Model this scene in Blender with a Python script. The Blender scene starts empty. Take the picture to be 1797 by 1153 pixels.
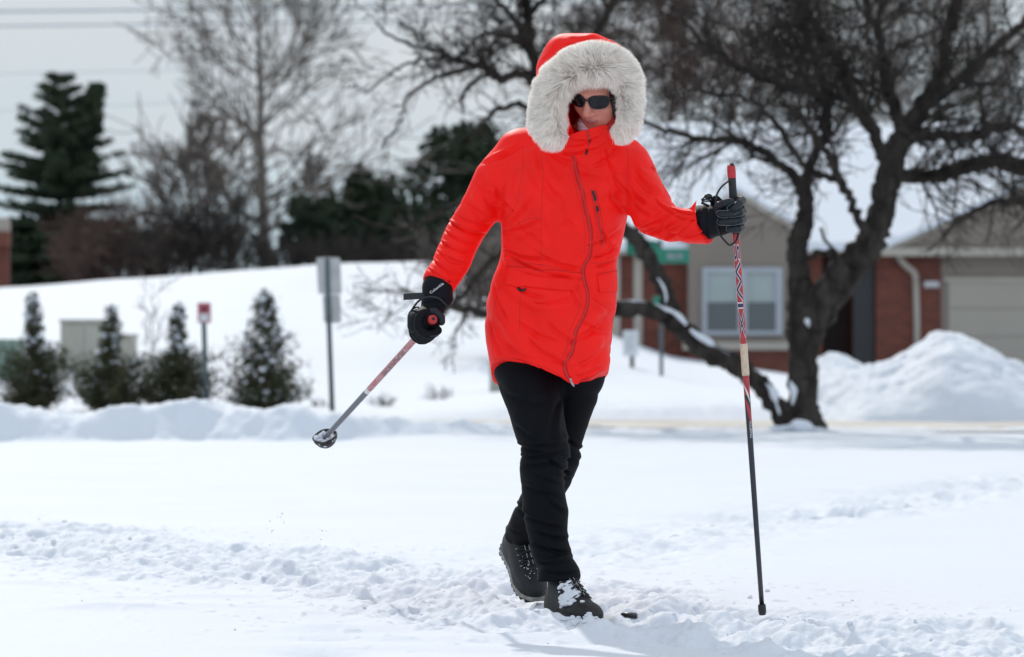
import bpy, math, random
import numpy as np
from mathutils import Vector, Matrix
from mathutils.bvhtree import BVHTree

scn = bpy.context.scene
COL = scn.collection
rad = math.radians

# ------------------------------------------------------------------ camera, sky, sun, exposure
CAM_H = 0.8
F = 6739.0                                  # focal length in photo pixels (135 mm on 36 mm, 1797 px wide)
cam_d = bpy.data.cameras.new('camera')
cam = bpy.data.objects.new('camera', cam_d); COL.objects.link(cam)
cam.location = (0, 0, CAM_H); cam.rotation_euler = (rad(90), 0, 0)
cam_d.lens = 135; cam_d.sensor_width = 36; cam_d.sensor_fit = 'HORIZONTAL'
cam_d.shift_y = (600 - 576.5) / 1797
cam_d.clip_start = 0.1; cam_d.clip_end = 3000
cam_d.dof.use_dof = True; cam_d.dof.focus_distance = 11.3; cam_d.dof.aperture_fstop = 5.6
scn.camera = cam

SUN_EL, SUN_AZ = 35.0, -14.0                # azimuth measured from +Y (straight ahead) towards +X
wd = bpy.data.worlds.new('World'); scn.world = wd; wd.use_nodes = True
nt = wd.node_tree; nt.nodes.clear()
sky = nt.nodes.new('ShaderNodeTexSky'); sky.sky_type = 'NISHITA'; sky.sun_disc = False
sky.sun_elevation = rad(SUN_EL); sky.sun_rotation = rad(SUN_AZ); sky.dust_density = 0.4; sky.air_density = 1.0
tc = nt.nodes.new('ShaderNodeTexCoord')
mp = nt.nodes.new('ShaderNodeMapping'); mp.inputs['Scale'].default_value = (1.2, 1.2, 6.0)
nz = nt.nodes.new('ShaderNodeTexNoise'); nz.inputs['Scale'].default_value = 3.0; nz.inputs['Detail'].default_value = 6
cr = nt.nodes.new('ShaderNodeValToRGB'); cr.color_ramp.elements[0].position = 0.36; cr.color_ramp.elements[1].position = 0.66
mx = nt.nodes.new('ShaderNodeMix'); mx.data_type = 'RGBA'
mulc = nt.nodes.new('ShaderNodeMath'); mulc.operation = 'MULTIPLY_ADD'; mulc.inputs[1].default_value = 0.04; mulc.inputs[2].default_value = 0.93
cc = nt.nodes.new('ShaderNodeValToRGB'); cc.color_ramp.elements[0].position = 0.56; cc.color_ramp.elements[1].position = 0.92
cc.color_ramp.elements[0].color = (0.68, 0.85, 0.97, 1); cc.color_ramp.elements[1].color = (0.92, 0.96, 1.0, 1)
vm = nt.nodes.new('ShaderNodeVectorMath'); vm.operation = 'SCALE'; sxyz = nt.nodes.new('ShaderNodeSeparateXYZ'); mr = nt.nodes.new('ShaderNodeMapRange'); mr.interpolation_type = 'SMOOTHSTEP'      # thin high cloud; unseen sky behind the camera brightened as added front fill
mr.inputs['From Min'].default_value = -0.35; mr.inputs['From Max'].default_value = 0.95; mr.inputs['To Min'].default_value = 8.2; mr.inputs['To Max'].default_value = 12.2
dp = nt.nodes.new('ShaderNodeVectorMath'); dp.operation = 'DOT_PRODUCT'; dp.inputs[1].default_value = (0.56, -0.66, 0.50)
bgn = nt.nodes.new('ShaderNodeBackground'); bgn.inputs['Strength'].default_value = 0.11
out = nt.nodes.new('ShaderNodeOutputWorld')
L = nt.links.new
L(tc.outputs['Generated'], mp.inputs['Vector']); L(mp.outputs['Vector'], nz.inputs['Vector'])
L(nz.outputs['Fac'], cr.inputs['Fac']); L(cr.outputs['Color'], mulc.inputs[0]); L(mulc.outputs[0], mx.inputs[0])
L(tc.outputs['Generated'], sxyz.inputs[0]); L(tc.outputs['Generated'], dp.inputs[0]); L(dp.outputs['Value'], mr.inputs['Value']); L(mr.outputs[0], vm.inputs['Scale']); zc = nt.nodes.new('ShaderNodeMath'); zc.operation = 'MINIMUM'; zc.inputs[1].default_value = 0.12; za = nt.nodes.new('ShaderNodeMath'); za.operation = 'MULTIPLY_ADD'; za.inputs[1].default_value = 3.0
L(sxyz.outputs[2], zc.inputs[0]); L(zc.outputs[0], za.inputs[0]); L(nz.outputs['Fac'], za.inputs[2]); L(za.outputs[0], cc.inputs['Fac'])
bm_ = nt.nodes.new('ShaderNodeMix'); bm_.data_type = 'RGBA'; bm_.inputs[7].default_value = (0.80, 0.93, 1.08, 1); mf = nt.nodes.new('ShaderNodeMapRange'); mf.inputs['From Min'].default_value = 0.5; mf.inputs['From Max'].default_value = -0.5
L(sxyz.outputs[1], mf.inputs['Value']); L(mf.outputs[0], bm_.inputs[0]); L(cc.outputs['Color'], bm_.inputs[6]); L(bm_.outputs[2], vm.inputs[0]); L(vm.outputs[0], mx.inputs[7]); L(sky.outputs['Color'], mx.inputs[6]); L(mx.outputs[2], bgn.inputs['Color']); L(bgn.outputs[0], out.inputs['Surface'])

sd = bpy.data.lights.new('sun', 'SUN'); so = bpy.data.objects.new('sun', sd); COL.objects.link(so)
sd.energy = 3.0; sd.angle = rad(0.8); sd.color = (1.0, 0.965, 0.91)
sdir = Vector((math.sin(rad(SUN_AZ)) * math.cos(rad(SUN_EL)), math.cos(rad(SUN_AZ)) * math.cos(rad(SUN_EL)), math.sin(rad(SUN_EL))))
so.rotation_euler = sdir.to_track_quat('Z', 'Y').to_euler()
so.location = (0, 0, 20)

scn.view_settings.view_transform = 'Standard'; scn.view_settings.look = 'None'
scn.view_settings.exposure = -0.26; scn.view_settings.gamma = 1
scn.cycles.use_denoising = True
scn.cycles.max_bounces = 14; scn.cycles.diffuse_bounces = 12; scn.cycles.transmission_bounces = 8; scn.cycles.transparent_max_bounces = 8
scn.cycles.sample_clamp_indirect = 6

# ------------------------------------------------------------------ helpers
def W(px, py, Y):
    return np.array([(px - 898.5) / F * Y, Y, CAM_H - (py - 600) / F * Y])
def GY(py, z=0.0):                          # distance at which ground height z shows at photo row py
    return (CAM_H - z) * F / (py - 600)

def hash2(ix, iy, s):
    n = (ix.astype(np.int64) * 374761393 + iy.astype(np.int64) * 668265263 + s * 1442695041) & 0xffffffff
    n = ((n ^ (n >> 13)) * 1274126177) & 0xffffffff
    return ((n ^ (n >> 16)) & 0xffffff) / float(0xffffff)
def vnoise(x, y, s=0):
    ix = np.floor(x); iy = np.floor(y); fx = x - ix; fy = y - iy
    fx = fx * fx * (3 - 2 * fx); fy = fy * fy * (3 - 2 * fy)
    a = hash2(ix, iy, s); b = hash2(ix + 1, iy, s); c = hash2(ix, iy + 1, s); d = hash2(ix + 1, iy + 1, s)
    return (a + (b - a) * fx) * (1 - fy) + (c + (d - c) * fx) * fy
def fbm(x, y, s=0, o=4, g=0.5):
    t = 0; a = 1; n = 0
    for i in range(o):
        t = t + a * (vnoise(x, y, s + i * 17) * 2 - 1); n += a; a *= g
        x, y = x * 2.03 + 5.1, y * 2.03 - 3.7
    return t / n
def noise3(P, s=0):                         # smooth 3-D value noise by blending three planes
    return (vnoise(P[:, 0], P[:, 1] + 7.3 * s, s) + vnoise(P[:, 1] + 3.1, P[:, 2], s + 1) + vnoise(P[:, 2] - 9.2, P[:, 0], s + 2)) * 2 / 3 - 1
def sstep(a, b, x):
    t = np.clip((x - a) / (b - a), 0, 1); return t * t * (3 - 2 * t)

ORG = {}
def finish(o, label=None, cat=None, group=None, kind=None):
    if label: o['label'] = label
    if cat: o['category'] = cat
    if group: o['group'] = group
    if kind: o['kind'] = kind
    return o
def empty(name, loc, label, cat, group=None):
    o = bpy.data.objects.new(name, None); COL.objects.link(o); o.location = tuple(map(float, loc)); o.empty_display_size = 0.1
    ORG[o.name] = np.array(loc, float)
    return finish(o, label, cat, group)
def mesh_obj(name, V, faces, mats, parent=None, origin=None, smooth=True, mat_idx=None, attr=None, vn=None):
    """V: (n,3) world coordinates; faces: (m,4) int array or list of lists"""
    V = np.asarray(V, float)
    if parent is not None: org = ORG[parent.name]
    else: org = np.array(origin if origin is not None else (0, 0, 0), float)
    me = bpy.data.meshes.new(name)
    if isinstance(faces, np.ndarray):
        k = faces.shape[1]; m = len(faces)
        me.vertices.add(len(V)); me.vertices.foreach_set('co', (V - org).astype(np.float32).ravel())
        me.loops.add(m * k); me.loops.foreach_set('vertex_index', faces.astype(np.int32).ravel())
        me.polygons.add(m); me.polygons.foreach_set('loop_start', np.arange(0, m * k, k, dtype=np.int32))
        me.update(calc_edges=True)
    else:
        me.from_pydata([tuple(v) for v in (V - org)], [], [tuple(int(i) for i in f) for f in faces]); me.update()
    me.polygons.foreach_set('use_smooth', np.full(len(me.polygons), bool(smooth)))
    if not isinstance(mats, (list, tuple)): mats = [mats]
    for m_ in mats: me.materials.append(m_)
    if mat_idx is not None: me.polygons.foreach_set('material_index', np.asarray(mat_idx, np.int32))
    if attr is not None:
        a = me.color_attributes.new('Col', 'FLOAT_COLOR', 'POINT')
        a.data.foreach_set('color', np.concatenate([attr, np.ones((len(attr), 1))], 1).astype(np.float32).ravel())
    if vn is not None: me.normals_split_custom_set_from_vertices(vn.tolist())
    o = bpy.data.objects.new(name, me); COL.objects.link(o)
    if parent is not None:
        o.parent = parent; ORG[o.name] = org
    else:
        o.location = tuple(org); ORG[o.name] = org
    return o

class MB:
    """collects boxes, tubes and prisms for ONE mesh"""
    def __init__(s): s.V = []; s.Fc = []; s.M = []; s.n = 0
    def add(s, V, Fc, m=0):
        V = np.asarray(V, float); s.V.append(V); s.Fc += [[int(i) + s.n for i in f] for f in Fc]; s.M += [m] * len(Fc); s.n += len(V)
    def box(s, x0, x1, y0, y1, z0, z1, m=0):
        s.add([(x0,y0,z0),(x1,y0,z0),(x1,y1,z0),(x0,y1,z0),(x0,y0,z1),(x1,y0,z1),(x1,y1,z1),(x0,y1,z1)],
              [(0,3,2,1),(4,5,6,7),(0,1,5,4),(1,2,6,5),(2,3,7,6),(3,0,4,7)], m)
    def prism(s, poly, y0, y1, m=0):        # poly: (x,z) list CCW seen from -Y (camera side)
        n = len(poly)
        V = [(x, y0, z) for x, z in poly] + [(x, y1, z) for x, z in poly]
        Fc = [list(range(n)), list(range(2*n-1, n-1, -1))] + [(i, i+n, (i+1) % n + n, (i+1) % n) for i in range(n)]
        s.add(V, Fc, m)
    def tube(s, P, R, sides=8, m=0, cap=True):
        V, Q = tube(P, R, sides, cap); s.add(V, Q.tolist(), m)
    def obj(s, name, mats, parent=None, origin=None, smooth=False):
        return mesh_obj(name, np.concatenate(s.V), s.Fc, mats, parent, origin, smooth, s.M)

def tube(P, R, sides=8, cap=True):
    P = np.asarray(P, float); n = len(P)
    R = np.full(n, float(R)) if np.isscalar(R) else np.asarray(R, float)
    if cap:
        P = np.concatenate([P[:1], P, P[-1:]]); R = np.concatenate([[1e-5], R, [1e-5]]); n += 2
    T = np.gradient(P, axis=0); T[0] = P[min(2, n-1)] - P[0]; T[-1] = P[-1] - P[max(0, n-3)]
    T /= np.linalg.norm(T, axis=1)[:, None] + 1e-12
    ref = np.array([0.0, 0, 1]) if abs(T[:, 2]).mean() < 0.75 else np.array([0.0, 1, 0.01])
    A = np.cross(T, ref); A /= np.linalg.norm(A, axis=1)[:, None] + 1e-12; B = np.cross(T, A)
    a = np.arange(sides) * 2 * math.pi / sides
    V = P[:, None] + R[:, None, None] * (np.cos(a)[None, :, None] * A[:, None] + np.sin(a)[None, :, None] * B[:, None])
    i = np.arange(n-1)[:, None] * sides; j = np.arange(sides)[None]; j2 = (j + 1) % sides
    Q = np.stack([i + j, i + sides + j, i + sides + j2, i + j2], -1).reshape(-1, 4)
    return V.reshape(-1, 3), Q
def seg_mesh(S, sides=3):
    """S: (n,8) p0 p1 r0 r1 -> quads of straight tapered sticks"""
    S = np.asarray(S, float); P0, P1, R0, R1 = S[:, :3], S[:, 3:6], S[:, 6], S[:, 7]
    T = P1 - P0; Ln = np.linalg.norm(T, axis=1)[:, None] + 1e-9; T = T / Ln
    ref = np.where(np.abs(T[:, 2:3]) < 0.8, np.array([[0, 0, 1.0]]), np.array([[1.0, 0, 0]]))
    A = np.cross(T, ref); A /= np.linalg.norm(A, axis=1)[:, None]; B = np.cross(T, A)
    a = np.arange(sides) * 2 * math.pi / sides
    C = np.cos(a)[None, :, None] * A[:, None] + np.sin(a)[None, :, None] * B[:, None]
    V = np.concatenate([P0[:, None] + R0[:, None, None] * C, P1[:, None] + R1[:, None, None] * C], 1)
    n = len(S); b = np.arange(n)[:, None] * (2 * sides); j = np.arange(sides)[None]; j2 = (j + 1) % sides
    Q = np.stack([b + j, b + sides + j, b + sides + j2, b + j2], -1).reshape(-1, 4)
    return V.reshape(-1, 3), Q
def spline(P, n):
    """Catmull-Rom through rows of P (any width), n samples"""
    P = np.asarray(P, float); m = len(P)
    t = np.linspace(0, m - 1 - 1e-9, n); i = t.astype(int); f = (t - i)[:, None]
    p0 = P[np.maximum(i-1, 0)]; p1 = P[i]; p2 = P[np.minimum(i+1, m-1)]; p3 = P[np.minimum(i+2, m-1)]
    return 0.5 * (2*p1 + (p2-p0)*f + (2*p0-5*p1+4*p2-p3)*f*f + (3*p1-p0-3*p2+p3)*f**3)

# ------------------------------------------------------------------ signed-distance modelling
class SDF:
    def __init__(s, lo, hi, h):
        s.lo = np.array(lo, float); s.h = h
        s.ax = [np.arange(lo[i], hi[i] + h, h).astype(np.float32) for i in range(3)]
        s.f = np.full([len(a) for a in s.ax], 1.0, np.float32)
    def reg(s, lo, hi):
        sl = tuple(slice(max(0, int((lo[i]-s.lo[i])/s.h)), max(0, min(len(s.ax[i]), int((hi[i]-s.lo[i])/s.h)+2))) for i in range(3))
        X = s.ax[0][sl[0]][:, None, None]; Y = s.ax[1][sl[1]][None, :, None]; Z = s.ax[2][sl[2]][None, None, :]
        return sl, X, Y, Z
    def merge(s, sl, d, k, op):
        g = s.f[sl]
        if op == 'u':
            if k > 0:
                h = np.clip(0.5 + 0.5 * (g - d) / k, 0, 1); s.f[sl] = g * (1-h) + d * h - k * h * (1-h)
            else: s.f[sl] = np.minimum(g, d)
        elif op == 'sub':
            if k > 0:
                h = np.clip(0.5 - 0.5 * (g + d) / k, 0, 1); s.f[sl] = g * (1-h) - d * h + k * h * (1-h)
            else: s.f[sl] = np.maximum(g, -d)
    def limb(s, pts, k=0.0, planes=(), op='u'):
        pts = np.asarray(pts, float); m = pts[:, 3].max() + k + 3 * s.h
        sl, X, Y, Z = s.reg(pts[:, :3].min(0) - m, pts[:, :3].max(0) + m)
        if s.f[sl].size == 0: return
        best = None
        for a, b in zip(pts[:-1], pts[1:]):
            ab = b[:3] - a[:3]; l2 = max(ab @ ab, 1e-12)
            t = np.clip(((X-a[0])*ab[0] + (Y-a[1])*ab[1] + (Z-a[2])*ab[2]) / l2, 0, 1)
            d = np.sqrt((X-a[0]-t*ab[0])**2 + (Y-a[1]-t*ab[1])**2 + (Z-a[2]-t*ab[2])**2) - (a[3] + t*(b[3]-a[3]))
            best = d if best is None else np.minimum(best, d)
        for p, n in planes:
            n = np.asarray(n, float); n = n / np.linalg.norm(n)
            best = np.maximum(best, (X-p[0])*n[0] + (Y-p[1])*n[1] + (Z-p[2])*n[2])
        s.merge(sl, best, k, op)
    def ell(s, c, r, k=0.0, op='u', M=None, e=2.0):
        """ellipsoid; M rows = local axes; e = superellipse exponent"""
        r = np.asarray(r, float); m = r.max() * 1.2 + k + 3 * s.h
        sl, X, Y, Z = s.reg(np.asarray(c) - m, np.asarray(c) + m)
        if s.f[sl].size == 0: return
        x, y, z = X - c[0], Y - c[1], Z - c[2]
        if M is not None:
            M = np.asarray(M, float)
            x, y, z = (M[0][0]*x + M[0][1]*y + M[0][2]*z, M[1][0]*x + M[1][1]*y + M[1][2]*z, M[2][0]*x + M[2][1]*y + M[2][2]*z)
        q = (np.abs(x/r[0])**e + np.abs(y/r[1])**e + np.abs(z/r[2])**e) ** (1/e)
        s.merge(sl, (q - 1) * r.min(), k, op)
    def mesh(s, smooth=2, lam=0.5):
        f = s.f; S = f < 0
        c = [S[a:S.shape[0]-1+a, b:S.shape[1]-1+b, d:S.shape[2]-1+d] for a in (0,1) for b in (0,1) for d in (0,1)]
        al = c[0].copy(); an = c[0].copy()
        for q in c[1:]: al &= q; an |= q
        act = an & ~al; ids = np.argwhere(act); idx = np.full(act.shape, -1, np.int32); idx[act] = np.arange(len(ids))
        offs = np.array([(a, b, d) for a in (0,1) for b in (0,1) for d in (0,1)])
        vals = np.stack([f[ids[:,0]+o[0], ids[:,1]+o[1], ids[:,2]+o[2]] for o in offs], 1).astype(float)
        acc = np.zeros((len(ids), 3)); cnt = np.zeros(len(ids))
        for i in range(8):
            for j in range(i+1, 8):
                if np.abs(offs[i]-offs[j]).sum() != 1: continue
                a, b = vals[:, i], vals[:, j]; cr_ = (a < 0) != (b < 0)
                t = np.where(cr_, a / np.where(cr_, a-b, 1), 0)
                acc += np.where(cr_[:, None], offs[i] + t[:, None]*(offs[j]-offs[i]), 0); cnt += cr_
        V = s.lo + s.h * (ids + acc / np.maximum(cnt, 1)[:, None])
        Q = []
        def quads(ch, pos, get):
            if len(pos) == 0: return
            q = np.stack(get(pos), 1); fl = ~ch; q[fl] = q[fl][:, ::-1]; Q.append(q)
        D = S[:-1, 1:-1, 1:-1] != S[1:, 1:-1, 1:-1]; p = np.argwhere(D); i, j, k = p[:,0], p[:,1]+1, p[:,2]+1
        quads(S[i, j, k], p, lambda _: [idx[i,j-1,k-1], idx[i,j,k-1], idx[i,j,k], idx[i,j-1,k]])
        D = S[1:-1, :-1, 1:-1] != S[1:-1, 1:, 1:-1]; p = np.argwhere(D); i, j, k = p[:,0]+1, p[:,1], p[:,2]+1
        quads(S[i, j, k], p, lambda _: [idx[i-1,j,k-1], idx[i-1,j,k], idx[i,j,k], idx[i,j,k-1]])
        D = S[1:-1, 1:-1, :-1] != S[1:-1, 1:-1, 1:]; p = np.argwhere(D); i, j, k = p[:,0]+1, p[:,1]+1, p[:,2]
        quads(S[i, j, k], p, lambda _: [idx[i-1,j-1,k], idx[i,j-1,k], idx[i,j,k], idx[i-1,j,k]])
        Q = np.concatenate(Q)
        return lap(V, Q, smooth, lam), Q
def lap(V, Q, it, lam=0.5):
    if it <= 0: return V
    E = np.concatenate([Q[:, [0,1]], Q[:, [1,2]], Q[:, [2,3]], Q[:, [3,0]]])
    E = np.concatenate([E, E[:, ::-1]]); n = len(V)
    deg = np.maximum(np.bincount(E[:, 0], minlength=n), 1)
    for _ in range(it):
        A = np.stack([np.bincount(E[:, 0], weights=V[E[:, 1], c], minlength=n) for c in range(3)], 1) / deg[:, None]
        V = V + lam * (A - V)
    return V
def normals(V, Q):
    n = np.cross(V[Q[:, 2]] - V[Q[:, 0]], V[Q[:, 3]] - V[Q[:, 1]])
    N = np.zeros_like(V)
    for c in range(Q.shape[1]):
        for a in range(3): N[:, a] += np.bincount(Q[:, c], weights=n[:, a], minlength=len(V))
    return N / (np.linalg.norm(N, axis=1)[:, None] + 1e-12)
def creases(V, N, lines, front=True):
    """fold the cloth along lines given as (x0,y0,x1,y1,width_px,depth_m[,mode]); mode 0 valley, 1 fold (ridge beside valley)"""
    px = 898.5 + V[:, 0] / V[:, 1] * F; py = 600 + (CAM_H - V[:, 2]) / V[:, 1] * F
    face = sstep(0.15, -0.35, N[:, 1]) if front else np.ones(len(V))
    D = np.zeros(len(V))
    for ln in lines:
        x0, y0, x1, y1, w, dp = ln[:6]; mode = ln[6] if len(ln) > 6 else 1
        dx, dy = x1-x0, y1-y0; l2 = dx*dx + dy*dy; l = math.sqrt(l2)
        t = ((px-x0)*dx + (py-y0)*dy) / l2
        tc_ = np.clip(t, 0, 1); bow = 0.06 * l * np.sin(math.pi * tc_)
        sgn = ((px-x0)*dy - (py-y0)*dx) / l + bow
        ends = np.exp(-(np.maximum(np.abs(t-0.5)-0.32, 0) / 0.16)**2)
        ww = w * (0.7 + 0.6 * tc_)
        u = sgn / ww
        D += (-dp * np.exp(-u*u) if mode == 0 else dp * (1.3*u*np.exp(-u*u) - 0.35*np.exp(-u*u))) * ends
    return V + N * (D * face)[:, None]

# ------------------------------------------------------------------ materials
def nodes_mat(name):
    m = bpy.data.materials.new(name); m.use_nodes = True
    return m, m.node_tree, m.node_tree.nodes['Principled BSDF']
def pm(name, col, rough=0.6, var=0.0, vscale=5.0, bump=0.0, bscale=50.0, metal=0.0, spec=0.5, sheen=0.0, col2=None, stretch=(1,1,1), attr=False, trans=0.0, detail=4, coat=0.0):
    m, t, b = nodes_mat(name); ln = t.links.new
    b.inputs['Roughness'].default_value = rough; b.inputs['Metallic'].default_value = metal
    b.inputs['Specular IOR Level'].default_value = spec
    if sheen: b.inputs['Sheen Weight'].default_value = sheen; b.inputs['Sheen Roughness'].default_value = 0.5
    if coat: b.inputs['Coat Weight'].default_value = coat
    tcn = t.nodes.new('ShaderNodeTexCoord'); mpn = t.nodes.new('ShaderNodeMapping'); mpn.inputs['Scale'].default_value = stretch
    ln(tcn.outputs['Object'], mpn.inputs['Vector'])
    if attr:
        a = t.nodes.new('ShaderNodeVertexColor'); a.layer_name = 'Col'; ln(a.outputs['Color'], b.inputs['Base Color'])
    elif var or col2:
        n = t.nodes.new('ShaderNodeTexNoise'); n.inputs['Scale'].default_value = vscale; n.inputs['Detail'].default_value = detail
        ln(mpn.outputs['Vector'], n.inputs['Vector'])
        r = t.nodes.new('ShaderNodeValToRGB'); r.color_ramp.elements[0].position = 0.32; r.color_ramp.elements[1].position = 0.68
        c2 = col2 or tuple(min(1, c*(1+var)) for c in col); c1 = col if col2 else tuple(c*(1-var) for c in col)
        r.color_ramp.elements[0].color = (*c1, 1); r.color_ramp.elements[1].color = (*c2, 1)
        ln(n.outputs['Fac'], r.inputs['Fac']); ln(r.outputs['Color'], b.inputs['Base Color'])
    else: b.inputs['Base Color'].default_value = (*col, 1)
    if bump:
        n2 = t.nodes.new('ShaderNodeTexNoise'); n2.inputs['Scale'].default_value = bscale; n2.inputs['Detail'].default_value = 3
        ln(mpn.outputs['Vector'], n2.inputs['Vector'])
        bp = t.nodes.new('ShaderNodeBump'); bp.inputs['Strength'].default_value = bump; bp.inputs['Distance'].default_value = 1.0 / bscale
        ln(n2.outputs['Fac'], bp.inputs['Height']); ln(bp.outputs['Normal'], b.inputs['Normal'])
    if trans:
        tr = t.nodes.new('ShaderNodeBsdfTranslucent'); ms = t.nodes.new('ShaderNodeMixShader'); ms.inputs[0].default_value = trans
        if attr: ln(a.outputs['Color'], tr.inputs['Color'])
        else: tr.inputs['Color'].default_value = (*(col2 or col), 1)
        ln(b.outputs[0], ms.inputs[1]); ln(tr.outputs[0], ms.inputs[2]); ln(ms.outputs[0], t.nodes['Material Output'].inputs['Surface'])
    return m
def brick_mat():
    m, t, b = nodes_mat('brick'); ln = t.links.new
    tcn = t.nodes.new('ShaderNodeTexCoord'); sx = t.nodes.new('ShaderNodeSeparateXYZ'); ad = t.nodes.new('ShaderNodeMath'); cx = t.nodes.new('ShaderNodeCombineXYZ')
    ln(tcn.outputs['Object'], sx.inputs[0]); ln(sx.outputs[0], ad.inputs[0]); ln(sx.outputs[1], ad.inputs[1]); ln(ad.outputs[0], cx.inputs[0]); ln(sx.outputs[2], cx.inputs[1])
    br = t.nodes.new('ShaderNodeTexBrick'); br.inputs['Scale'].default_value = 1.0
    br.inputs['Brick Width'].default_value = 0.21; br.inputs['Row Height'].default_value = 0.075; br.inputs['Mortar Size'].default_value = 0.006
    br.inputs['Color1'].default_value = (0.155, 0.036, 0.020, 1); br.inputs['Color2'].default_value = (0.09, 0.022, 0.014, 1); br.inputs['Mortar'].default_value = (0.15, 0.085, 0.065, 1)
    ln(cx.outputs[0], br.inputs['Vector']); ln(br.outputs['Color'], b.inputs['Base Color'])
    b.inputs['Roughness'].default_value = 0.9
    return m
def snow_mat(name, fine=True, col=(0.665, 0.685, 0.72)):
    m, t, b = nodes_mat(name); ln = t.links.new
    b.inputs['Roughness'].default_value = 0.7; b.inputs['Specular IOR Level'].default_value = 0.08
    tcn = t.nodes.new('ShaderNodeTexCoord')
    n0 = t.nodes.new('ShaderNodeTexNoise'); n0.inputs['Scale'].default_value = 0.8; n0.inputs['Detail'].default_value = 6
    r = t.nodes.new('ShaderNodeValToRGB'); r.color_ramp.elements[0].position = 0.3; r.color_ramp.elements[1].position = 0.7
    r.color_ramp.elements[0].color = (col[0]*0.97, col[1]*0.975, col[2]*0.99, 1); r.color_ramp.elements[1].color = (*col, 1)
    ln(tcn.outputs['Object'], n0.inputs['Vector']); ln(n0.outputs['Fac'], r.inputs['Fac']); ln(r.outputs['Color'], b.inputs['Base Color'])
    hs = []
    for sc_, am in ((330, 0.0011), (90, 0.0022), (18, 0.006)) if fine else ((40, 0.004), (9, 0.015)):
        n = t.nodes.new('ShaderNodeTexNoise'); n.inputs['Scale'].default_value = sc_; n.inputs['Detail'].default_value = 3
        ln(tcn.outputs['Object'], n.inputs['Vector'])
        k = t.nodes.new('ShaderNodeMath'); k.operation = 'MULTIPLY'; k.inputs[1].default_value = am; ln(n.outputs['Fac'], k.inputs[0]); hs.append(k)
    a = hs[0]
    for q in hs[1:]:
        s_ = t.nodes.new('ShaderNodeMath'); s_.operation = 'ADD'; ln(a.outputs[0], s_.inputs[0]); ln(q.outputs[0], s_.inputs[1]); a = s_
    bp = t.nodes.new('ShaderNodeBump'); bp.inputs['Strength'].default_value = 0.55; bp.inputs['Distance'].default_value = 1.0
    ln(a.outputs[0], bp.inputs['Height']); ln(bp.outputs['Normal'], b.inputs['Normal'])
    return m

M = {}
M['snow'] = snow_mat('snow')
M['snow_far'] = snow_mat('snow_far', False)
M['clod'] = snow_mat('snow_clod')
M['slush'] = pm('slush', (0.36, 0.31, 0.245), 0.8, col2=(0.68, 0.65, 0.61), vscale=1.2, stretch=(0.35, 1.5, 1), detail=8, bump=0.5, bscale=4)
M['bark'] = pm('bark', (0.016, 0.013, 0.012), 0.95, col2=(0.060, 0.050, 0.042), vscale=11, stretch=(1, 1, 0.35), bump=1.0, bscale=16, spec=0.2)
M['twig'] = pm('twig', (0.024, 0.020, 0.018), 0.95, col2=(0.056, 0.046, 0.039), vscale=3, spec=0.2)
M['twig_far'] = pm('twig_far', (0.11, 0.092, 0.080), 0.95, col2=(0.19, 0.162, 0.14), vscale=1.5, spec=0.2)  # paler than twig: haze of distance put into the colour
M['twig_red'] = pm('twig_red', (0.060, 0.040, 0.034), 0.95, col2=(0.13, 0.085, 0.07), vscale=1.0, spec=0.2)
M['pine'] = pm('pine', (0.022, 0.036, 0.024), 0.9, col2=(0.055, 0.075, 0.040), vscale=0.9, spec=0.2)
M['arbor'] = pm('arborvitae', (0.030, 0.036, 0.016), 0.9, col2=(0.080, 0.080, 0.040), vscale=6, spec=0.2)
M['brick'] = brick_mat()
M['siding'] = pm('taupe_siding', (0.215, 0.178, 0.148), 0.85, var=0.05, vscale=0.8)
_t = M['siding'].node_tree; _w = _t.nodes.new('ShaderNodeTexWave'); _w.wave_type = 'BANDS'; _w.bands_direction = 'Z'; _w.wave_profile = 'SAW'; _w.inputs['Scale'].default_value = 1.6
_c = _t.nodes.new('ShaderNodeTexCoord'); _t.links.new(_c.outputs['Object'], _w.inputs['Vector']); _b = _t.nodes.new('ShaderNodeBump'); _b.inputs['Distance'].default_value = 0.02; _t.links.new(_w.outputs['Fac'], _b.inputs['Height']); _t.links.new(_b.outputs['Normal'], _t.nodes['Principled BSDF'].inputs['Normal'])
M['trim'] = pm('beige_trim', (0.37, 0.33, 0.28), 0.7, var=0.05, vscale=2)
M['garage'] = pm('garage_door_paint', (0.32, 0.285, 0.24), 0.6, var=0.03, vscale=1)
M['white'] = pm('white_paint', (0.34, 0.36, 0.39), 0.6, var=0.05, vscale=2)
M['glass'] = pm('window_glass', (0.05, 0.06, 0.065), 0.12, spec=0.8)
M['blind'] = pm('window_blind', (0.30, 0.34, 0.33), 0.5, var=0.05, vscale=2)
M['dark'] = pm('dark_paint', (0.018, 0.018, 0.020), 0.6, var=0.1, vscale=3)
M['door_red'] = pm('dark_red_door', (0.030, 0.008, 0.007), 0.6, var=0.1, vscale=3)
M['cabinet'] = pm('cabinet_paint', (0.36, 0.35, 0.295), 0.6, var=0.12, vscale=2, stretch=(3, 1, 0.3))
M['cabinet_green'] = pm('cabinet_green_paint', (0.18, 0.26, 0.21), 0.6, var=0.1, vscale=2)
M['post'] = pm('sign_post_metal', (0.075, 0.105, 0.115), 0.5, var=0.2, vscale=12, metal=0.3)
M['alu'] = pm('sign_back', (0.50, 0.50, 0.51), 0.55, var=0.12, vscale=9, metal=0.1)
M['sign_white'] = pm('sign_white', (0.62, 0.64, 0.66), 0.5, var=0.05, vscale=4)
M['sign_red'] = pm('sign_red', (0.50, 0.10, 0.13), 0.5, var=0.08, vscale=9)
M['sign_green'] = pm('sign_green', (0.008, 0.17, 0.11), 0.45, var=0.08, vscale=6)
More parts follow.
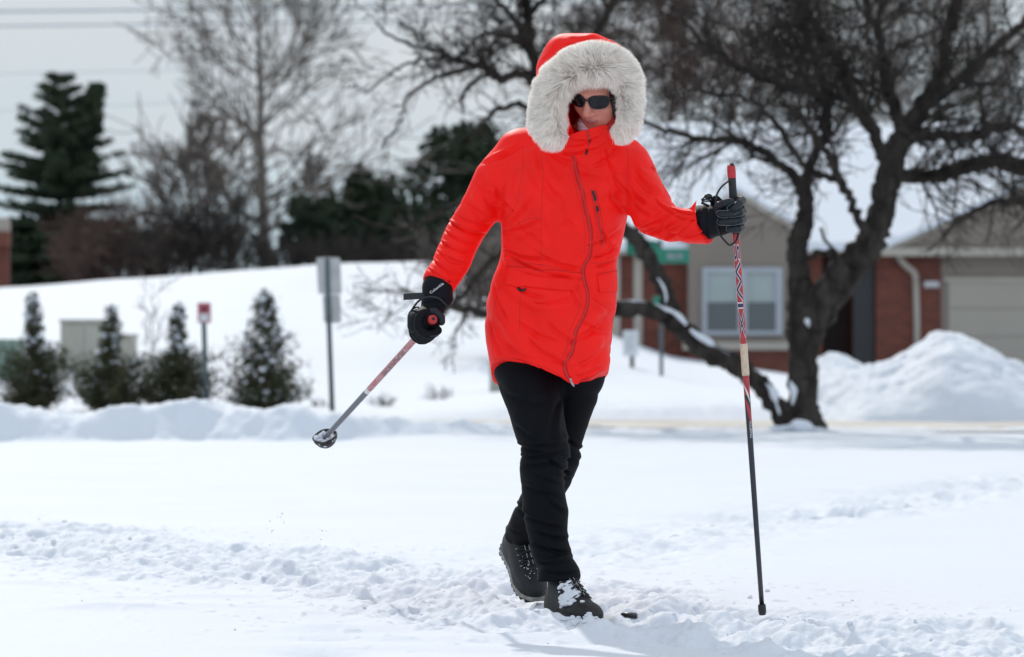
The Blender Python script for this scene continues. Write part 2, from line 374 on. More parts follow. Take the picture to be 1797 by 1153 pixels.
M['wire'] = pm('wire', (0.36, 0.38, 0.40), 0.7, var=0.1, vscale=1)
M['skin'] = pm('skin', (0.46, 0.19, 0.14), 0.5, attr=True, bump=0.15, bscale=300)
M['skin'].node_tree.nodes['Principled BSDF'].inputs['Subsurface Weight'].default_value = 0.12
M['skin'].node_tree.nodes['Principled BSDF'].inputs['Subsurface Radius'].default_value = (0.01, 0.004, 0.002)
M['jacket'] = pm('red_shell_fabric', (0.95, 0.012, 0.008), 0.55, var=0.05, vscale=14, bump=0.25, bscale=700, spec=0.18)
M['seam'] = pm('red_seam', (0.50, 0.008, 0.008), 0.7, var=0.1, vscale=60)
M['flap'] = M['jacket']
M['zip'] = pm('dark_red_zip', (0.52, 0.014, 0.016), 0.45, var=0.15, vscale=400, bump=0.6, bscale=700)
M['lining'] = pm('red_lining', (0.42, 0.010, 0.012), 0.7, var=0.1, vscale=30)
M['black'] = pm('black_rubber', (0.005, 0.005, 0.006), 0.45, var=0.2, vscale=30)
M['pants'] = pm('black_softshell', (0.0016, 0.0022, 0.0038), 0.7, var=0.2, vscale=9, bump=0.25, bscale=500, spec=0.14)
M['glove'] = pm('black_glove_fabric', (0.0024, 0.0032, 0.0055), 0.7, var=0.2, vscale=30, bump=0.3, bscale=500, spec=0.2)
M['leather'] = pm('navy_leather', (0.005, 0.0075, 0.013), 0.5, var=0.25, vscale=60, bump=0.5, bscale=260, spec=0.4)
M['piping'] = pm('grey_piping', (0.09, 0.10, 0.12), 0.6, var=0.1, vscale=60)
M['boot'] = pm('charcoal_boot', (0.0028, 0.0032, 0.004), 0.6, var=0.3, vscale=50, bump=0.4, bscale=240)
M['boot_black'] = pm('black_boot_mesh', (0.005, 0.005, 0.006), 0.8, var=0.2, vscale=50, bump=0.5, bscale=300)
M['sole'] = pm('grey_sole', (0.26, 0.25, 0.23), 0.7, var=0.3, vscale=60)
M['lace'] = pm('lace', (0.010, 0.010, 0.011), 0.7, var=0.1, vscale=80)
M['hook'] = pm('lace_loop_grey', (0.35, 0.34, 0.33), 0.5, var=0.1, vscale=80)
M['fur'] = pm('faux_fur', (0.6, 0.58, 0.55), 0.75, attr=True, trans=0.38, spec=0.3, sheen=0.8)
M['gaiter'] = pm('white_gaiter', (0.70, 0.66, 0.72), 0.85, col2=(0.80, 0.78, 0.82), vscale=40, bump=0.3, bscale=400)
M['hair'] = pm('dark_hair', (0.006, 0.005, 0.005), 0.5, var=0.3, vscale=60, bump=0.6, bscale=200, stretch=(1, 1, 0.15))
M['lens'] = pm('dark_lens', (0.005, 0.006, 0.008), 0.15, spec=0.3)
M['frame'] = pm('black_frame', (0.006, 0.006, 0.007), 0.3, spec=0.5)
M['pole_red'] = pm('pole_red', (0.40, 0.020, 0.026), 0.32, var=0.22, vscale=60, spec=0.5, coat=0.3)
M['pole_dull'] = pm('pole_red_frosted', (0.42, 0.09, 0.095), 0.5, col2=(0.52, 0.30, 0.30), vscale=70, spec=0.5)
M['pole_grey'] = pm('pole_grey', (0.10, 0.10, 0.125), 0.4, var=0.15, vscale=60)
M['pole_black'] = pm('pole_black', (0.008, 0.010, 0.018), 0.3, var=0.2, vscale=60, spec=0.5, coat=0.3)
M['pole_white'] = pm('pole_white', (0.62, 0.60, 0.60), 0.4, var=0.1, vscale=90)
M['pole_navy'] = pm('pole_navy', (0.018, 0.026, 0.075), 0.35, var=0.2, vscale=90)
M['tape'] = pm('beige_tape', (0.60, 0.46, 0.34), 0.85, var=0.12, vscale=120, bump=0.4, bscale=300)
M['grip_red'] = pm('grip_red', (0.46, 0.018, 0.020), 0.4, var=0.1, vscale=60)
M['bld_tan'] = pm('tan_siding', (0.30, 0.26, 0.22), 0.8, var=0.1, vscale=1)

# ------------------------------------------------------------------ the snow-covered ground
TRACK = [(-300, 915), (0, 945), (200, 962), (430, 990), (640, 1015), (860, 1045), (1000, 1075), (1250, 1092), (1500, 1112), (1797, 1140), (2200, 1180)]
TR = spline([W(x, y, GY(y))[:2] for x, y in TRACK], 160)
TRAIL2 = spline([W(x, y, GY(y))[:2] for x, y in [(1010, 985), (1130, 950), (1300, 915), (1500, 885), (1700, 850), (1900, 825), (2300, 790)]], 120)
TRAIL3 = spline([W(x, y, GY(y))[:2] for x, y in [(1350, 905), (1500, 895), (1640, 868), (1800, 845), (2100, 815)]], 80)
def dist_poly(x, y, P):
    """distance to a polyline, signed side, arclength"""
    best = np.full(x.shape, 1e9); side = np.zeros(x.shape); arc = np.zeros(x.shape); s0 = 0
    for a, b in zip(P[:-1], P[1:]):
        ab = b - a; l = math.hypot(*ab)
        t = np.clip(((x-a[0])*ab[0] + (y-a[1])*ab[1]) / (l*l), 0, 1)
        dx = x - a[0] - t*ab[0]; dy = y - a[1] - t*ab[1]; d = dx*dx + dy*dy
        m = d < best; best = np.where(m, d, best)
        side = np.where(m, (dx*ab[1] - dy*ab[0]) / l, side); arc = np.where(m, s0 + t*l, arc); s0 += l
    return np.sqrt(best), side, arc

def berm_top(x):                            # height of the ploughed ridge along the far side of the field, left part
    return np.interp(x, [-30, -9, -4.6, -3.4, -2.9, -2.2, -1.8, -1.4, -0.9, 0.5, 60], [.31, .29, .27, .24, .29, .30, .27, .20, .13, .05, .04])
def hill_h(x, y):
    crest = np.interp(x, [-200, -40, -12.7, -4.8, -2.1, 0.2, 3.2, 6, 400], [1.0, 1.4, 2.14, 2.72, 2.80, 2.4, 0.7, 0.05, 0.0])
    up = sstep(47, 97, y) * 0.55 + 0.45 * np.clip((y-50)/45, 0, 1)
    return crest * up
def ground_z(x, y, detail=True):
    z = 0.010 * fbm(x*0.55, y*0.28, 3, 3)
    z = z * sstep(500, 60, y)
    near = sstep(33, 26, y)
    # far edge of the field, road trough and ploughed ridges
    road = sstep(33.6, 34.6, y) * sstep(40.2, 39.0, y) * sstep(-2.2, 0.2, x)
    z = z * (1 - 0.9*road) - 0.035 * road
    foot = np.interp(x, [-6, -4.2, -1.5, -0.2, 3], [30.7, 30.9, 31.4, 33.2, 33.8]) + 0.25*fbm(x*1.1, y*0+2, 23, 3)
    sb = y - foot
    bl = sstep(0.0, 0.55, sb) * np.exp(-(np.maximum(0, sb-0.6)/1.6)**2) * berm_top(x)
    bl = bl * (1 + 0.35 * fbm(x*2.2, y*1.5, 21, 4) + 0.12*fbm(x*8, y*6, 24, 3)) + (bl > 0.03) * 0.03 * fbm(x*7, y*5, 22, 3)
    z = z + bl
    b2 = sstep(39.0, 39.9, y) * sstep(-1.8, 0.4, x)
    z = z + b2 * (0.16 + 0.05 * fbm(x*0.9, y*0.5, 31, 4)) * (1 - 0.6 * sstep(44, 60, y)) + b2 * 0.03 * fbm(x*4, y*2, 33, 4) * sstep(46, 41, y)
    z = z + hill_h(x, y) + 0.05 * fbm(x*0.35, y*0.12, 41, 4) * sstep(42, 60, y)
    if detail:
        # trampled ski track
        m = (y > 6) & (y < 19) & (np.abs(x) < 6)
        xs, ys = x[m], y[m]
        d, sd_, arc = dist_poly(xs, ys, TR)
        hw = 0.62 + 0.22 * fbm(xs*1.3, ys*0.8, 5, 3) + 0.14 * fbm(xs*6, ys*4, 6, 2)
        band = sstep(hw + 0.10, hw - 0.12, d)
        edge = np.exp(-((d - hw) / 0.10) ** 2)
        rough = fbm(xs*9, ys*6, 7, 5, 0.6); bil = 1 - np.abs(fbm(xs*5.5, ys*4.2, 9, 4, 0.6)) * 2.0
        cell = np.maximum(vnoise(xs*15, ys*9, 12) - 0.48, 0) ** 0.8 * (vnoise(xs*2.4, ys*1.6, 13) > 0.35)
        dz = band * (-0.024 + 0.030 * rough + 0.026 * bil + 0.028 * cell) + band * 0.034 * fbm(xs*3.6, ys*2.4, 19, 3)
        for off in (-0.20, 0.0, 0.22):
            wv = off + 0.035 * np.sin(arc*2.1 + off*9)
            dz = dz - 0.038 * np.exp(-((sd_ - wv) / 0.045) ** 2) * (0.35 + 0.9 * vnoise(arc*1.9, sd_*0 + off*40, 14))
            dz = dz + 0.022 * np.exp(-((sd_ - wv - 0.085) / 0.03) ** 2) * (0.2 + vnoise(arc*5, sd_*3 + off*31, 15))
        dz = dz + edge * 0.012 * (0.5 + rough)
        # scattered crumbs outside the band
        cr_ = np.maximum(vnoise(xs*26, ys*17, 16) - 0.80, 0) * sstep(hw + 1.1, hw, d)
        dz = dz + 0.05 * cr_ * (1 - band)
        z[m] = z[m] + dz
        for TP, s_, am in ((TRAIL2, 51, 0.052), (TRAIL3, 61, 0.046)):
            m = (y > 12) & (y < 33) & (np.abs(x) < 9); xs, ys = x[m], y[m]
            d, sd_, arc = dist_poly(xs, ys, TP)
            w = np.exp(-(d / 0.42) ** 2)
            z[m] = z[m] + w * am * (fbm(xs*5, ys*2.6, s_, 4, 0.55) - 0.25 + 0.5 * np.minimum(0, np.sin(arc*8 + np.sign(sd_))))
        # low drifts and dents in the near snow
        for px, py, sx, sy, a in [(560,1108,.16,.10,.022),(600,1122,.14,.07,-.020),(660,1124,.10,.05,.018),(575,1148,.12,.08,-.026),(540,1138,.22,.10,.014),
                                  (190,1071,.20,.07,.022),(330,1067,.35,.05,.010),(40,1024,.16,.08,.018),(340,1046,.30,.06,.012),(800,1140,.5,.10,-.012),
                                  (900,1118,.30,.12,.014),(1010,1125,.35,.09,-.010),(80,838,.5,.10,.020),(370,858,.4,.12,.012),(380,884,.5,.12,.012),
                                  (1160,1040,.06,.035,.020),(1195,1043,.07,.04,.022),(1190,1075,.10,.06,.018),(1120,1095,.25,.12,-.016),(700,1100,.3,.12,.012)]:
            c = W(px, py, GY(py)); z += a * np.exp(-((x-c[0])/sx)**2 - ((y-c[1])/sy)**2)
        z = z + near * (0.0030 * fbm(x*3.0, y*1.3, 71, 3) + 0.014 * fbm(x*0.9, y*0.9, 72, 3)) + 0.022 * fbm(x*0.35, y*0.8, 73, 3) * sstep(14, 20, y) * sstep(34, 30, y)
        # hollows pressed by the boots
        for c, r, a in BOOT_DENTS: z -= a * np.exp(-(((x-c[0])/r)**2 + ((y-c[1])/r)**2) ** 1.5)
    return z
BOOT_DENTS = [((0.20, 11.15), 0.13, 0.004), ((0.13, 11.32), 0.11, 0.008), ((0.07, 11.76), 0.11, 0.012), ((0.739, 11.33), 0.035, 0.030), ((0.739, 11.20), 0.02, 0.012)]

u_dense = np.linspace(-0.165, 0.165, 640)
u_out = 0.165 + np.cumsum(np.geomspace(0.0012, 1.0, 46))
U = np.concatenate([-u_out[::-1], u_dense, u_out])
R_ = [8.8]
while R_[-1] < 20: R_.append(R_[-1] * 1.00105)
while R_[-1] < 29.5: R_.append(R_[-1] * 1.0022)
while R_[-1] < 33.5: R_.append(R_[-1] * 1.0011)
while R_[-1] < 46: R_.append(R_[-1] * 1.0026)
while R_[-1] < 130: R_.append(R_[-1] * 1.008)
while R_[-1] < 2500: R_.append(R_[-1] * 1.06)
R_near = []; q_ = 8.8
while q_ > -60: q_ -= 0.05 + (8.8 - q_) * 0.12; R_near.append(q_)
RY = np.array(R_near[::-1] + R_)
SY = np.maximum(RY, 7.0)
GX = U[None, :] * SY[:, None]; GYY = np.repeat(RY[:, None], len(U), 1)
GZ = ground_z(GX, GYY)
nr, nc = GX.shape
V_ = np.stack([GX, GYY, GZ], -1).reshape(-1, 3)
ii = np.arange(nr-1)[:, None] * nc + np.arange(nc-1)[None]
Q_ = np.stack([ii, ii+1, ii+nc+1, ii+nc], -1).reshape(-1, 4)
finish(mesh_obj('snow_ground', V_, Q_, M['snow']), kind='structure')

# slushy road, a sheet a little above the trough
rx = np.linspace(-3.5, 30, 220); ry = np.linspace(34.0, 39.6, 30)
RX, RYY = np.meshgrid(rx, ry); RZ = ground_z(RX, RYY, False) * 0 + 0.004 + 0.012 * fbm(RX*1.5, RYY*3, 81, 4)
ii = np.arange(29)[:, None] * 220 + np.arange(219)[None]
finish(mesh_obj('road', np.stack([RX, RYY, RZ], -1).reshape(-1, 3), np.stack([ii, ii+1, ii+221, ii+220], -1).reshape(-1, 4), M['slush']), kind='structure')

def gz(x, y): return float(ground_z(np.array([float(x)]), np.array([float(y)]))[0])

# loose snow clods along the track
rng = np.random.default_rng(5)
def ico():
    import bmesh
    bm = bmesh.new(); bmesh.ops.create_icosphere(bm, subdivisions=2, radius=1)
    v = np.array([q.co[:] for q in bm.verts]); f = np.array([[l.index for l in q.verts] for q in bm.faces]); bm.free(); return v, f
IV, IF = ico()
CV, CF = [], []
NCL = 380
for k in range(NCL):
    s = rng.integers(0, len(TR)-1); p = TR[s] + (TR[s+1]-TR[s]) * rng.random()
    t_ = TR[s+1]-TR[s]; t_ = t_/np.linalg.norm(t_); nrm = np.array([t_[1], -t_[0]])
    p = p + nrm * rng.normal(0, 0.42)
    if not (9 < p[1] < 18): continue
    if (p[0]-0.12)**2 + (p[1]-11.2)**2 < 0.05: continue
    r = 0.002 + 0.009 * rng.random() ** 4.0
    sc = r * (0.7 + 0.6 * rng.random(3)); v = IV * (1 + 0.35 * noise3(IV*1.6 + k*3.1, 2)[:, None]) * sc
    CV.append(v + [p[0], p[1], 0]); CF.append(IF + len(IV) * len(CF))
CVa = np.stack(CV); cz = ground_z(CVa[:, :, 0].mean(1), CVa[:, :, 1].mean(1))
CVa[:, :, 2] += cz[:, None] + 0.10 * (CVa[:, :, 2].max(1) - CVa[:, :, 2].min(1))[:, None]
finish(mesh_obj('snow_crumbs', CVa.reshape(-1, 3), np.concatenate(CF), M['clod']), 'small crumbs of snow thrown up along the trampled track', 'snow', kind='stuff')

# ------------------------------------------------------------------ ploughed snow pile, right
def pile(name, outline, Y0, Y1, label, seed):
    xs_ = np.array([(p[0]-898.5)/F*((Y0+Y1)/2) for p in outline]); zs_ = np.array([CAM_H-(p[1]-600)/F*((Y0+Y1)/2) for p in outline])
    gx = np.linspace(xs_[0], xs_[-1], 300); gy = np.linspace(Y0, Y1, 130)
    X, Y = np.meshgrid(gx, gy)
    v = (Y-Y0)/(Y1-Y0); prof = np.clip(np.sin(np.pi*np.clip(v, 0, 1)), 0, 1)**0.62
    top = np.interp(X + 0.2*fbm(X*1.2, Y*1.2, seed, 3), xs_, zs_)
    Z = top * prof * (1 + 0.10*fbm(X*1.3, Y*1.3, seed+1, 5, 0.6)) + 0.085*fbm(X*2.6, Y*2.8, seed+2, 5, 0.62)*prof + 0.03*(1-np.abs(fbm(X*5, Y*4, seed+9, 4)))*prof - 0.12*(1-prof) + prof*(0.035*np.floor(3.5*(1+fbm(X*2.4, Y*2.4, seed+13, 2)))/2 + 0.028*hash2(np.floor(X*3.1+0.4*fbm(X*2, Y*2, seed+3, 2)), np.floor(Y*2.3+X*0.7), seed) - 0.05)
    ii = np.arange(129)[:, None]*300 + np.arange(299)[None]
    o = mesh_obj(name, np.stack([X, Y, Z], -1).reshape(-1, 3), np.stack([ii, ii+1, ii+301, ii+300], -1).reshape(-1, 4), M['snow_far'], origin=(gx.mean(), (Y0+Y1)/2, 0))
    return finish(o, label, 'snow pile')
pile('snow_pile', [(1395, 760), (1440, 690), (1475, 662), (1530, 650), (1570, 640), (1600, 618), (1638, 590), (1680, 596), (1705, 603), (1740, 630), (1770, 650), (1800, 675), (1850, 690), (1950, 700), (2100, 730), (2200, 760)],
     38.3, 43.6, 'tall rough heap of ploughed snow in front of the garage', 101)
pile('snow_pile', [(1400, 750), (1425, 660), (1450, 626), (1480, 634), (1510, 645), (1560, 670), (1620, 700), (1680, 750)], 43.5, 48.0, 'low smooth mound of snow just right of the tree trunk', 131)

# ------------------------------------------------------------------ house
def px2(px, py, Y): p = W(px, py, Y); return p[0], p[2]
HY = 78.0
s_h = HY / F
def hx(px, Y=HY): return (px - 898.5) / F * Y
def hz(py, Y=HY): return CAM_H - (py - 600) / F * Y
house = empty('house', (hx(1400), HY, 0.0), 'single storey red brick house with taupe gables behind the tree', 'house')
mb = MB()      # brick walls
mb.box(hx(1060), hx(1206), HY, HY+9, -0.3, hz(440))
mb.box(hx(1206), hx(1386), HY-0.55, HY+9, -0.3, hz(607, HY-0.55))
mb.box(hx(1386), hx(1443), HY, HY+9, -0.3, hz(440))
mb.box(hx(1443), hx(1537), HY+1.6, HY+9, -0.3, hz(440))
mb.box(hx(1537), hx(1652), HY, HY+9, -0.3, hz(446))
mb.obj('brick_wall', M['brick'], house)
mb = MB()
mb.box(hx(1206)+.003, hx(1386)-.003, HY-0.54, HY+9, hz(607, HY-0.55), hz(402))
mb.prism([(hx(1196), hz(402)), (hx(1394), hz(402)), (hx(1290), hz(340))], HY-0.54, HY+4)
mb.obj('bay_wall', M['siding'], house)
gar = MB()
gar.box(hx(1652), hx(2150), HY-0.02, HY+9, -0.3, hz(446))
gar.prism([(hx(1560), hz(440)), (hx(2150), hz(440)), (hx(1870), hz(300))], HY-0.25, HY+5)
gar.obj('garage_wall', M['siding'], house)
gd = MB()
for k in range(4):
    z0 = hz(690) + k*(hz(492)-hz(690))/4
    gd.box(hx(1664), hx(2060), HY-0.06, HY-0.03, z0+0.006, z0+(hz(492)-hz(690))/4-0.006)
gd.obj('garage_door', M['garage'], house)
tb = MB()
tb.box(hx(1545), hx(2160), HY-0.42, HY-0.26, hz(450), hz(436))        # eave gutter board of the garage gable
tb.box(hx(1656), hx(2070), HY-0.10, HY-0.03, hz(494), hz(487))
tb.box(hx(1405), hx(1552), HY-0.35, HY-0.20, hz(447), hz(431))
tb.box(hx(1060), hx(1200), HY-0.35, HY-0.20, hz(447), hz(431))
tb.box(hx(1112), hx(1127), HY-0.05, HY, -0.2, hz(447))
tb.box(hx(1062), hx(1088), HY-0.07, HY, -0.2, hz(447))
tb.box(hx(1196), hx(1396), HY-0.62, HY-0.55, hz(614), hz(600))
tb.obj('trim', M['trim'], house)
# rake boards follow the gable slopes
rb = MB()
def rake(x0, y0, x1, y1, Y, th=7):
    rb.prism([(hx(x0), hz(y0+th)), (hx(x1), hz(y1+th)), (hx(x1), hz(y1-3)), (hx(x0), hz(y0-3))], Y-0.05, Y)
rake(1186, 407, 1290, 338, HY-0.56); rake(1290, 338, 1404, 407, HY-0.56)
rake(1548, 440, 1870, 296, HY-0.28); rake(1870, 296, 2160, 440, HY-0.28)
rb.obj('rake_board', M['trim'], house)
rf = MB()
def roof_quad(p): rf.add(p, [(0, 1, 2, 3), (7, 6, 5, 4), (0, 4, 5, 1), (1, 5, 6, 2), (2, 6, 7, 3), (3, 7, 4, 0)])
def slab(a, b, c, d, t=0.16):
    P = [np.array(q, float) for q in (a, b, c, d)]; roof_quad(P + [q + np.array([0, 0, t]) for q in P])
RZ0, RZ1 = hz(440), hz(228, HY+7)
slab((hx(1045), HY-0.4, RZ0), (hx(1560), HY-0.4, RZ0), (hx(1560), HY+7, RZ1), (hx(1045), HY+7, RZ1))
slab((hx(1560), HY+0.1, RZ0+0.15), (hx(2200), HY+0.1, RZ0+0.15), (hx(2200), HY+7, RZ1+.002), (hx(1560), HY+7, RZ1+.002))
slab((hx(1045), HY+7, RZ1), (hx(2200), HY+7, RZ1), (hx(2200), HY+14, RZ0), (hx(1045), HY+14, RZ0), 0.155)
# snow on the gable roofs
slab((hx(1184), HY-0.62, hz(404)), (hx(1290), HY-0.62, hz(335)), (hx(1290), HY+4, hz(335)), (hx(1184), HY+4, hz(404)), 0.10)
slab((hx(1290), HY-0.62, hz(335)), (hx(1408), HY-0.62, hz(406)), (hx(1408), HY+4, hz(406)), (hx(1290), HY+4, hz(335)), 0.10)
slab((hx(1552), HY-0.45, hz(436)), (hx(1870), HY-0.45, hz(294)), (hx(1870), HY+5, hz(294)), (hx(1552), HY+5, hz(436)), 0.13)
slab((hx(1870), HY-0.45, hz(294)), (hx(2190), HY-0.45, hz(436)), (hx(2190), HY+5, hz(436)), (hx(1870), HY+5, hz(294)), 0.13)
rf.obj('roof', M['snow_far'], house)
win = MB()
Yb = HY - 0.57
for (a, b, c, d) in ((1230, 1238, 470, 588), (1358, 1370, 470, 588), (1238, 1358, 470, 479), (1238, 1358, 581, 588), (1292, 1308, 479, 581)):
    win.box(hx(a), hx(b), Yb-0.05, Yb+0.02, hz(d), hz(c))
w_o = win.obj('window', M['white'], house)
g = MB(); g.box(hx(1238), hx(1292), Yb-0.004, Yb+0.02, hz(581), hz(531)); g.box(hx(1308), hx(1358), Yb-0.004, Yb+0.02, hz(581), hz(531)); g.obj('pane', M['glass'], w_o)
g = MB(); g.box(hx(1238), hx(1292), Yb-0.004, Yb+0.02, hz(530.6), hz(479)); g.box(hx(1308), hx(1358), Yb-0.004, Yb+0.02, hz(530.6), hz(479)); g.obj('blind', M['blind'], w_o)
g = MB(); g.box(hx(1449), hx(1498), HY+1.5, HY+1.598, -0.2, hz(450)); g.obj('front_door', M['door_red'], house)
g = MB(); g.box(hx(1498), hx(1535), HY+0.1, HY+0.3, -0.2, hz(448)); g.obj('porch_screen', M['dark'], house)
g = MB()
g.tube(spline([W(1578, 444, HY-.2), W(1580, 455, HY-.2), W(1592, 468, HY-.12), W(1604, 478, HY-.08), W(1607, 490, HY-.07)], 14), 0.065, 8)
g.tube([W(1607, 488, HY-.07), W(1609, 560, HY-.07), W(1610, 668, HY-.07)], 0.065, 8)
g.obj('downspout', M['trim'], house, smooth=True)
g = MB(); g.box(hx(1622), hx(1648), HY-0.04, HY-0.003, hz(504), hz(494)); g.obj('house_number_plaque', M['alu'], house)

# fragment of a building at the far left
bl_ = empty('building', (hx(-60, 100), 100, 1.8), 'corner of a tan and brick building at the left edge above the snow slope', 'building')
g = MB(); g.box((-200-898.5)/F*100, (14-898.5)/F*100, 100, 100.5, hz(406, 100), hz(382, 100)); g.obj('balcony_panel', M['bld_tan'], bl_)
g = MB(); g.box((-200-898.5)/F*100, (15-898.5)/F*100, 99.95, 100.5, hz(432, 100), hz(406.2, 100)); g.obj('brick_band', M['brick'], bl_)
g = MB(); g.box((-60-898.5)/F*100, (12-898.5)/F*100, 100.3, 100.6, 1.0, hz(432.2, 100)); g.obj('brick_wall', M['brick'], bl_)

# ------------------------------------------------------------------ utility cabinets
def cabinet(px0, px1, ptop, pbot, Y, mat, label, side=None):
    x0, x1, zt, zb = hx(px0, Y), hx(px1, Y), hz(ptop, Y), hz(pbot, Y)
    e = empty('utility_cabinet', ((x0+x1)/2, Y, zb), label, 'utility cabinet')
    g = MB(); g.box(x0, x1, Y, Y+0.9, zb-0.3, zt-0.03); g.obj('cabinet_body', mat, e)
    g = MB(); g.box(x0-0.02, x1+0.02, Y-0.03, Y+0.93, zt-0.03, zt+0.015); g.obj('lid', mat, e)
    g = MB()
    w = (x1-x0)
    g.box(x0+w*0.06, x0+w*0.49, Y-0.022, Y-0.001, zb, zt-0.08); g.box(x0+w*0.51, x0+w*0.94, Y-0.022, Y-0.001, zb, zt-0.08)
    g.obj('door', mat, e)
    return e
cabinet(106, 190, 562, 668, 58, M['cabinet'], 'tall beige metal utility cabinet among the snowy evergreen shrubs')
cabinet(189, 231, 588, 690, 60, M['cabinet'], 'shorter olive beige utility cabinet half hidden behind a snowy shrub')
cabinet(-60, 27, 597, 672, 56, M['cabinet_green'], 'green utility cabinet cut off by the left edge of the picture')
cabinet(859, 885, 636, 696, 50, M['cabinet'], 'small beige utility box beside the road behind the walking person')

# ------------------------------------------------------------------ signs
e = empty('road_sign', W(583, 742, 37.5), 'pair of grey road sign plates seen from behind on a slightly leaning post', 'sign')
g = MB(); g.tube([W(574, 452, 37.3), W(577, 560, 37.4), W(585, 775, 37.5)], 0.025, 8); g.obj('post', M['post'], e, smooth=True)
def plate(x0, x1, y0, y1, Y, name, mat, e, tilt=0, r=4):
    poly = []
    for cx, cy, a0 in ((x0+r, y1-r, 180), (x1-r, y1-r, 270), (x1-r, y0+r, 0), (x0+r, y0+r, 90)):
        for a in (0, 30, 60, 90):
            t = rad(a0+a); X = cx + r*math.cos(t); Yp = cy - r*math.sin(t); X += tilt*(Yp-y0)
            poly.append((hx(X, Y), hz(Yp, Y)))
    g = MB(); g.prism(poly, Y, Y+0.004); return g.obj(name, mat, e)
plate(555, 597, 452, 516, 37.45, 'upper_plate', M['alu'], e, 0.05)
plate(566, 597, 517, 567, 37.45, 'lower_plate', M['alu'], e, 0.05)
e = empty('parking_sign', W(360, 706, 44), 'small red and white sign on a thin post between two snowy shrubs', 'sign')
g = MB(); g.tube([W(357, 540, 44), W(362, 715, 44)], 0.030, 8); g.obj('post', M['post'], e, smooth=True)
plate(346, 370, 531, 567, 43.95, 'plate', M['sign_white'], e, 0.02, 2)
g = MB(); Yq = 43.945
for (a, b, c, d) in ((347, 369, 532, 535), (347, 369, 564, 566), (347, 349.5, 535, 564), (366.5, 369, 535, 564), (349.5, 366.5, 535, 550)):
    g.box(hx(a, Yq), hx(b, Yq), Yq-0.003, Yq, hz(d, Yq), hz(c, Yq))
g.obj('red_field', M['sign_red'], e)
g = MB()
V, Q = tube([W(358 + 4.6*math.cos(t), 542.5 + 4.6*math.sin(t), 43.93) for t in np.linspace(0, 2*math.pi, 21)], 0.006, 5, False); g.add(V, Q.tolist()); g.tube([W(354.8, 539.2, 43.93), W(361.2, 545.8, 43.93)], 0.006, 5)
g.obj('ring_symbol', M['dark'], e)
e = empty('notice_sign', W(1109, 697, 62), 'small white notice board on a dark post in front of the brick wall', 'sign')
g = MB(); g.box(hx(1105.5, 62), hx(1113, 62), 62, 62.06, -0.1, hz(600, 62)); g.obj('post', M['dark'], e)
plate(1093, 1120, 580, 625, 61.95, 'board', M['sign_white'], e, 0, 2)
g = MB()
for k in range(6):
    g.box(hx(1098, 61.94), hx(1115 - (k % 3)*3, 61.94), 61.94, 61.946, hz(590+k*5, 61.94), hz(588.6+k*5, 61.94))
g.obj('text_lines', M['alu'], e)
e = empty('street_sign', W(1161, 702, 60), 'green street name sign blades on a tall post by the house', 'sign')
g = MB(); g.tube([W(1159, 420, 60), W(1161, 702, 60)], 0.03, 8); g.obj('post', M['post'], e, smooth=True)
plate(1140, 1210, 436, 462, 59.9, 'blade', M['sign_green'], e, 0, 3)
g = MB()
for k, (a, b, c, d) in enumerate([(1172,1174.5,443,455),(1176,1178,448,455),(1180,1182,443,455),(1184,1188,448,450),(1184,1186,450,455),(1190,1192,443,455),(1194,1199,446,448),(1194,1196,448,455)]):
    g.box(hx(a, 59.89), hx(b, 59.89), 59.88, 59.895, hz(d, 59.89), hz(c, 59.89))
g.obj('lettering', M['white'], e)
pv = np.array([(hx(1100, 60.3), 60.6, hz(446, 60.3)), (hx(1161, 60.1), 60.02, hz(452, 60)), (hx(1161, 60.1), 60.02, hz(424, 60)), (hx(1100, 60.3), 60.6, hz(416, 60.3))])
g = MB(); g.add(np.concatenate([pv, pv + [0, 0.03, 0]]), [(0,1,2,3), (7,6,5,4), (0,4,5,1), (1,5,6,2), (2,6,7,3), (3,7,4,0)]); g.obj('blade', M['sign_green'], e)
plate(1146, 1166, 520, 545, 59.9, 'small_plate', M['sign_green'], e, 0, 2)

# ------------------------------------------------------------------ power lines
for k, (ya, yb) in enumerate(((23, -2), (49, 22), (135, 96), (213, 120))):
    P = np.array([W(-400 + t*1800, ya + (yb-ya)*t + 16*t*(1-t), 210) for t in np.linspace(0, 1, 24)])
    V, Q = tube(P, (0.075, 0.06, 0.022, 0.022)[k], 6)
    finish(mesh_obj('power_line', V, Q, M['wire'], origin=P[0]),
           ('topmost thick overhead wire crossing the sky at the top left', 'second thick overhead wire from the top crossing the sky', 'thin faint overhead wire just above the tall evergreen tree', 'lowest faint thin overhead wire left of the evergreen tree top')[k], 'overhead wire', 'overhead wires across the sky')

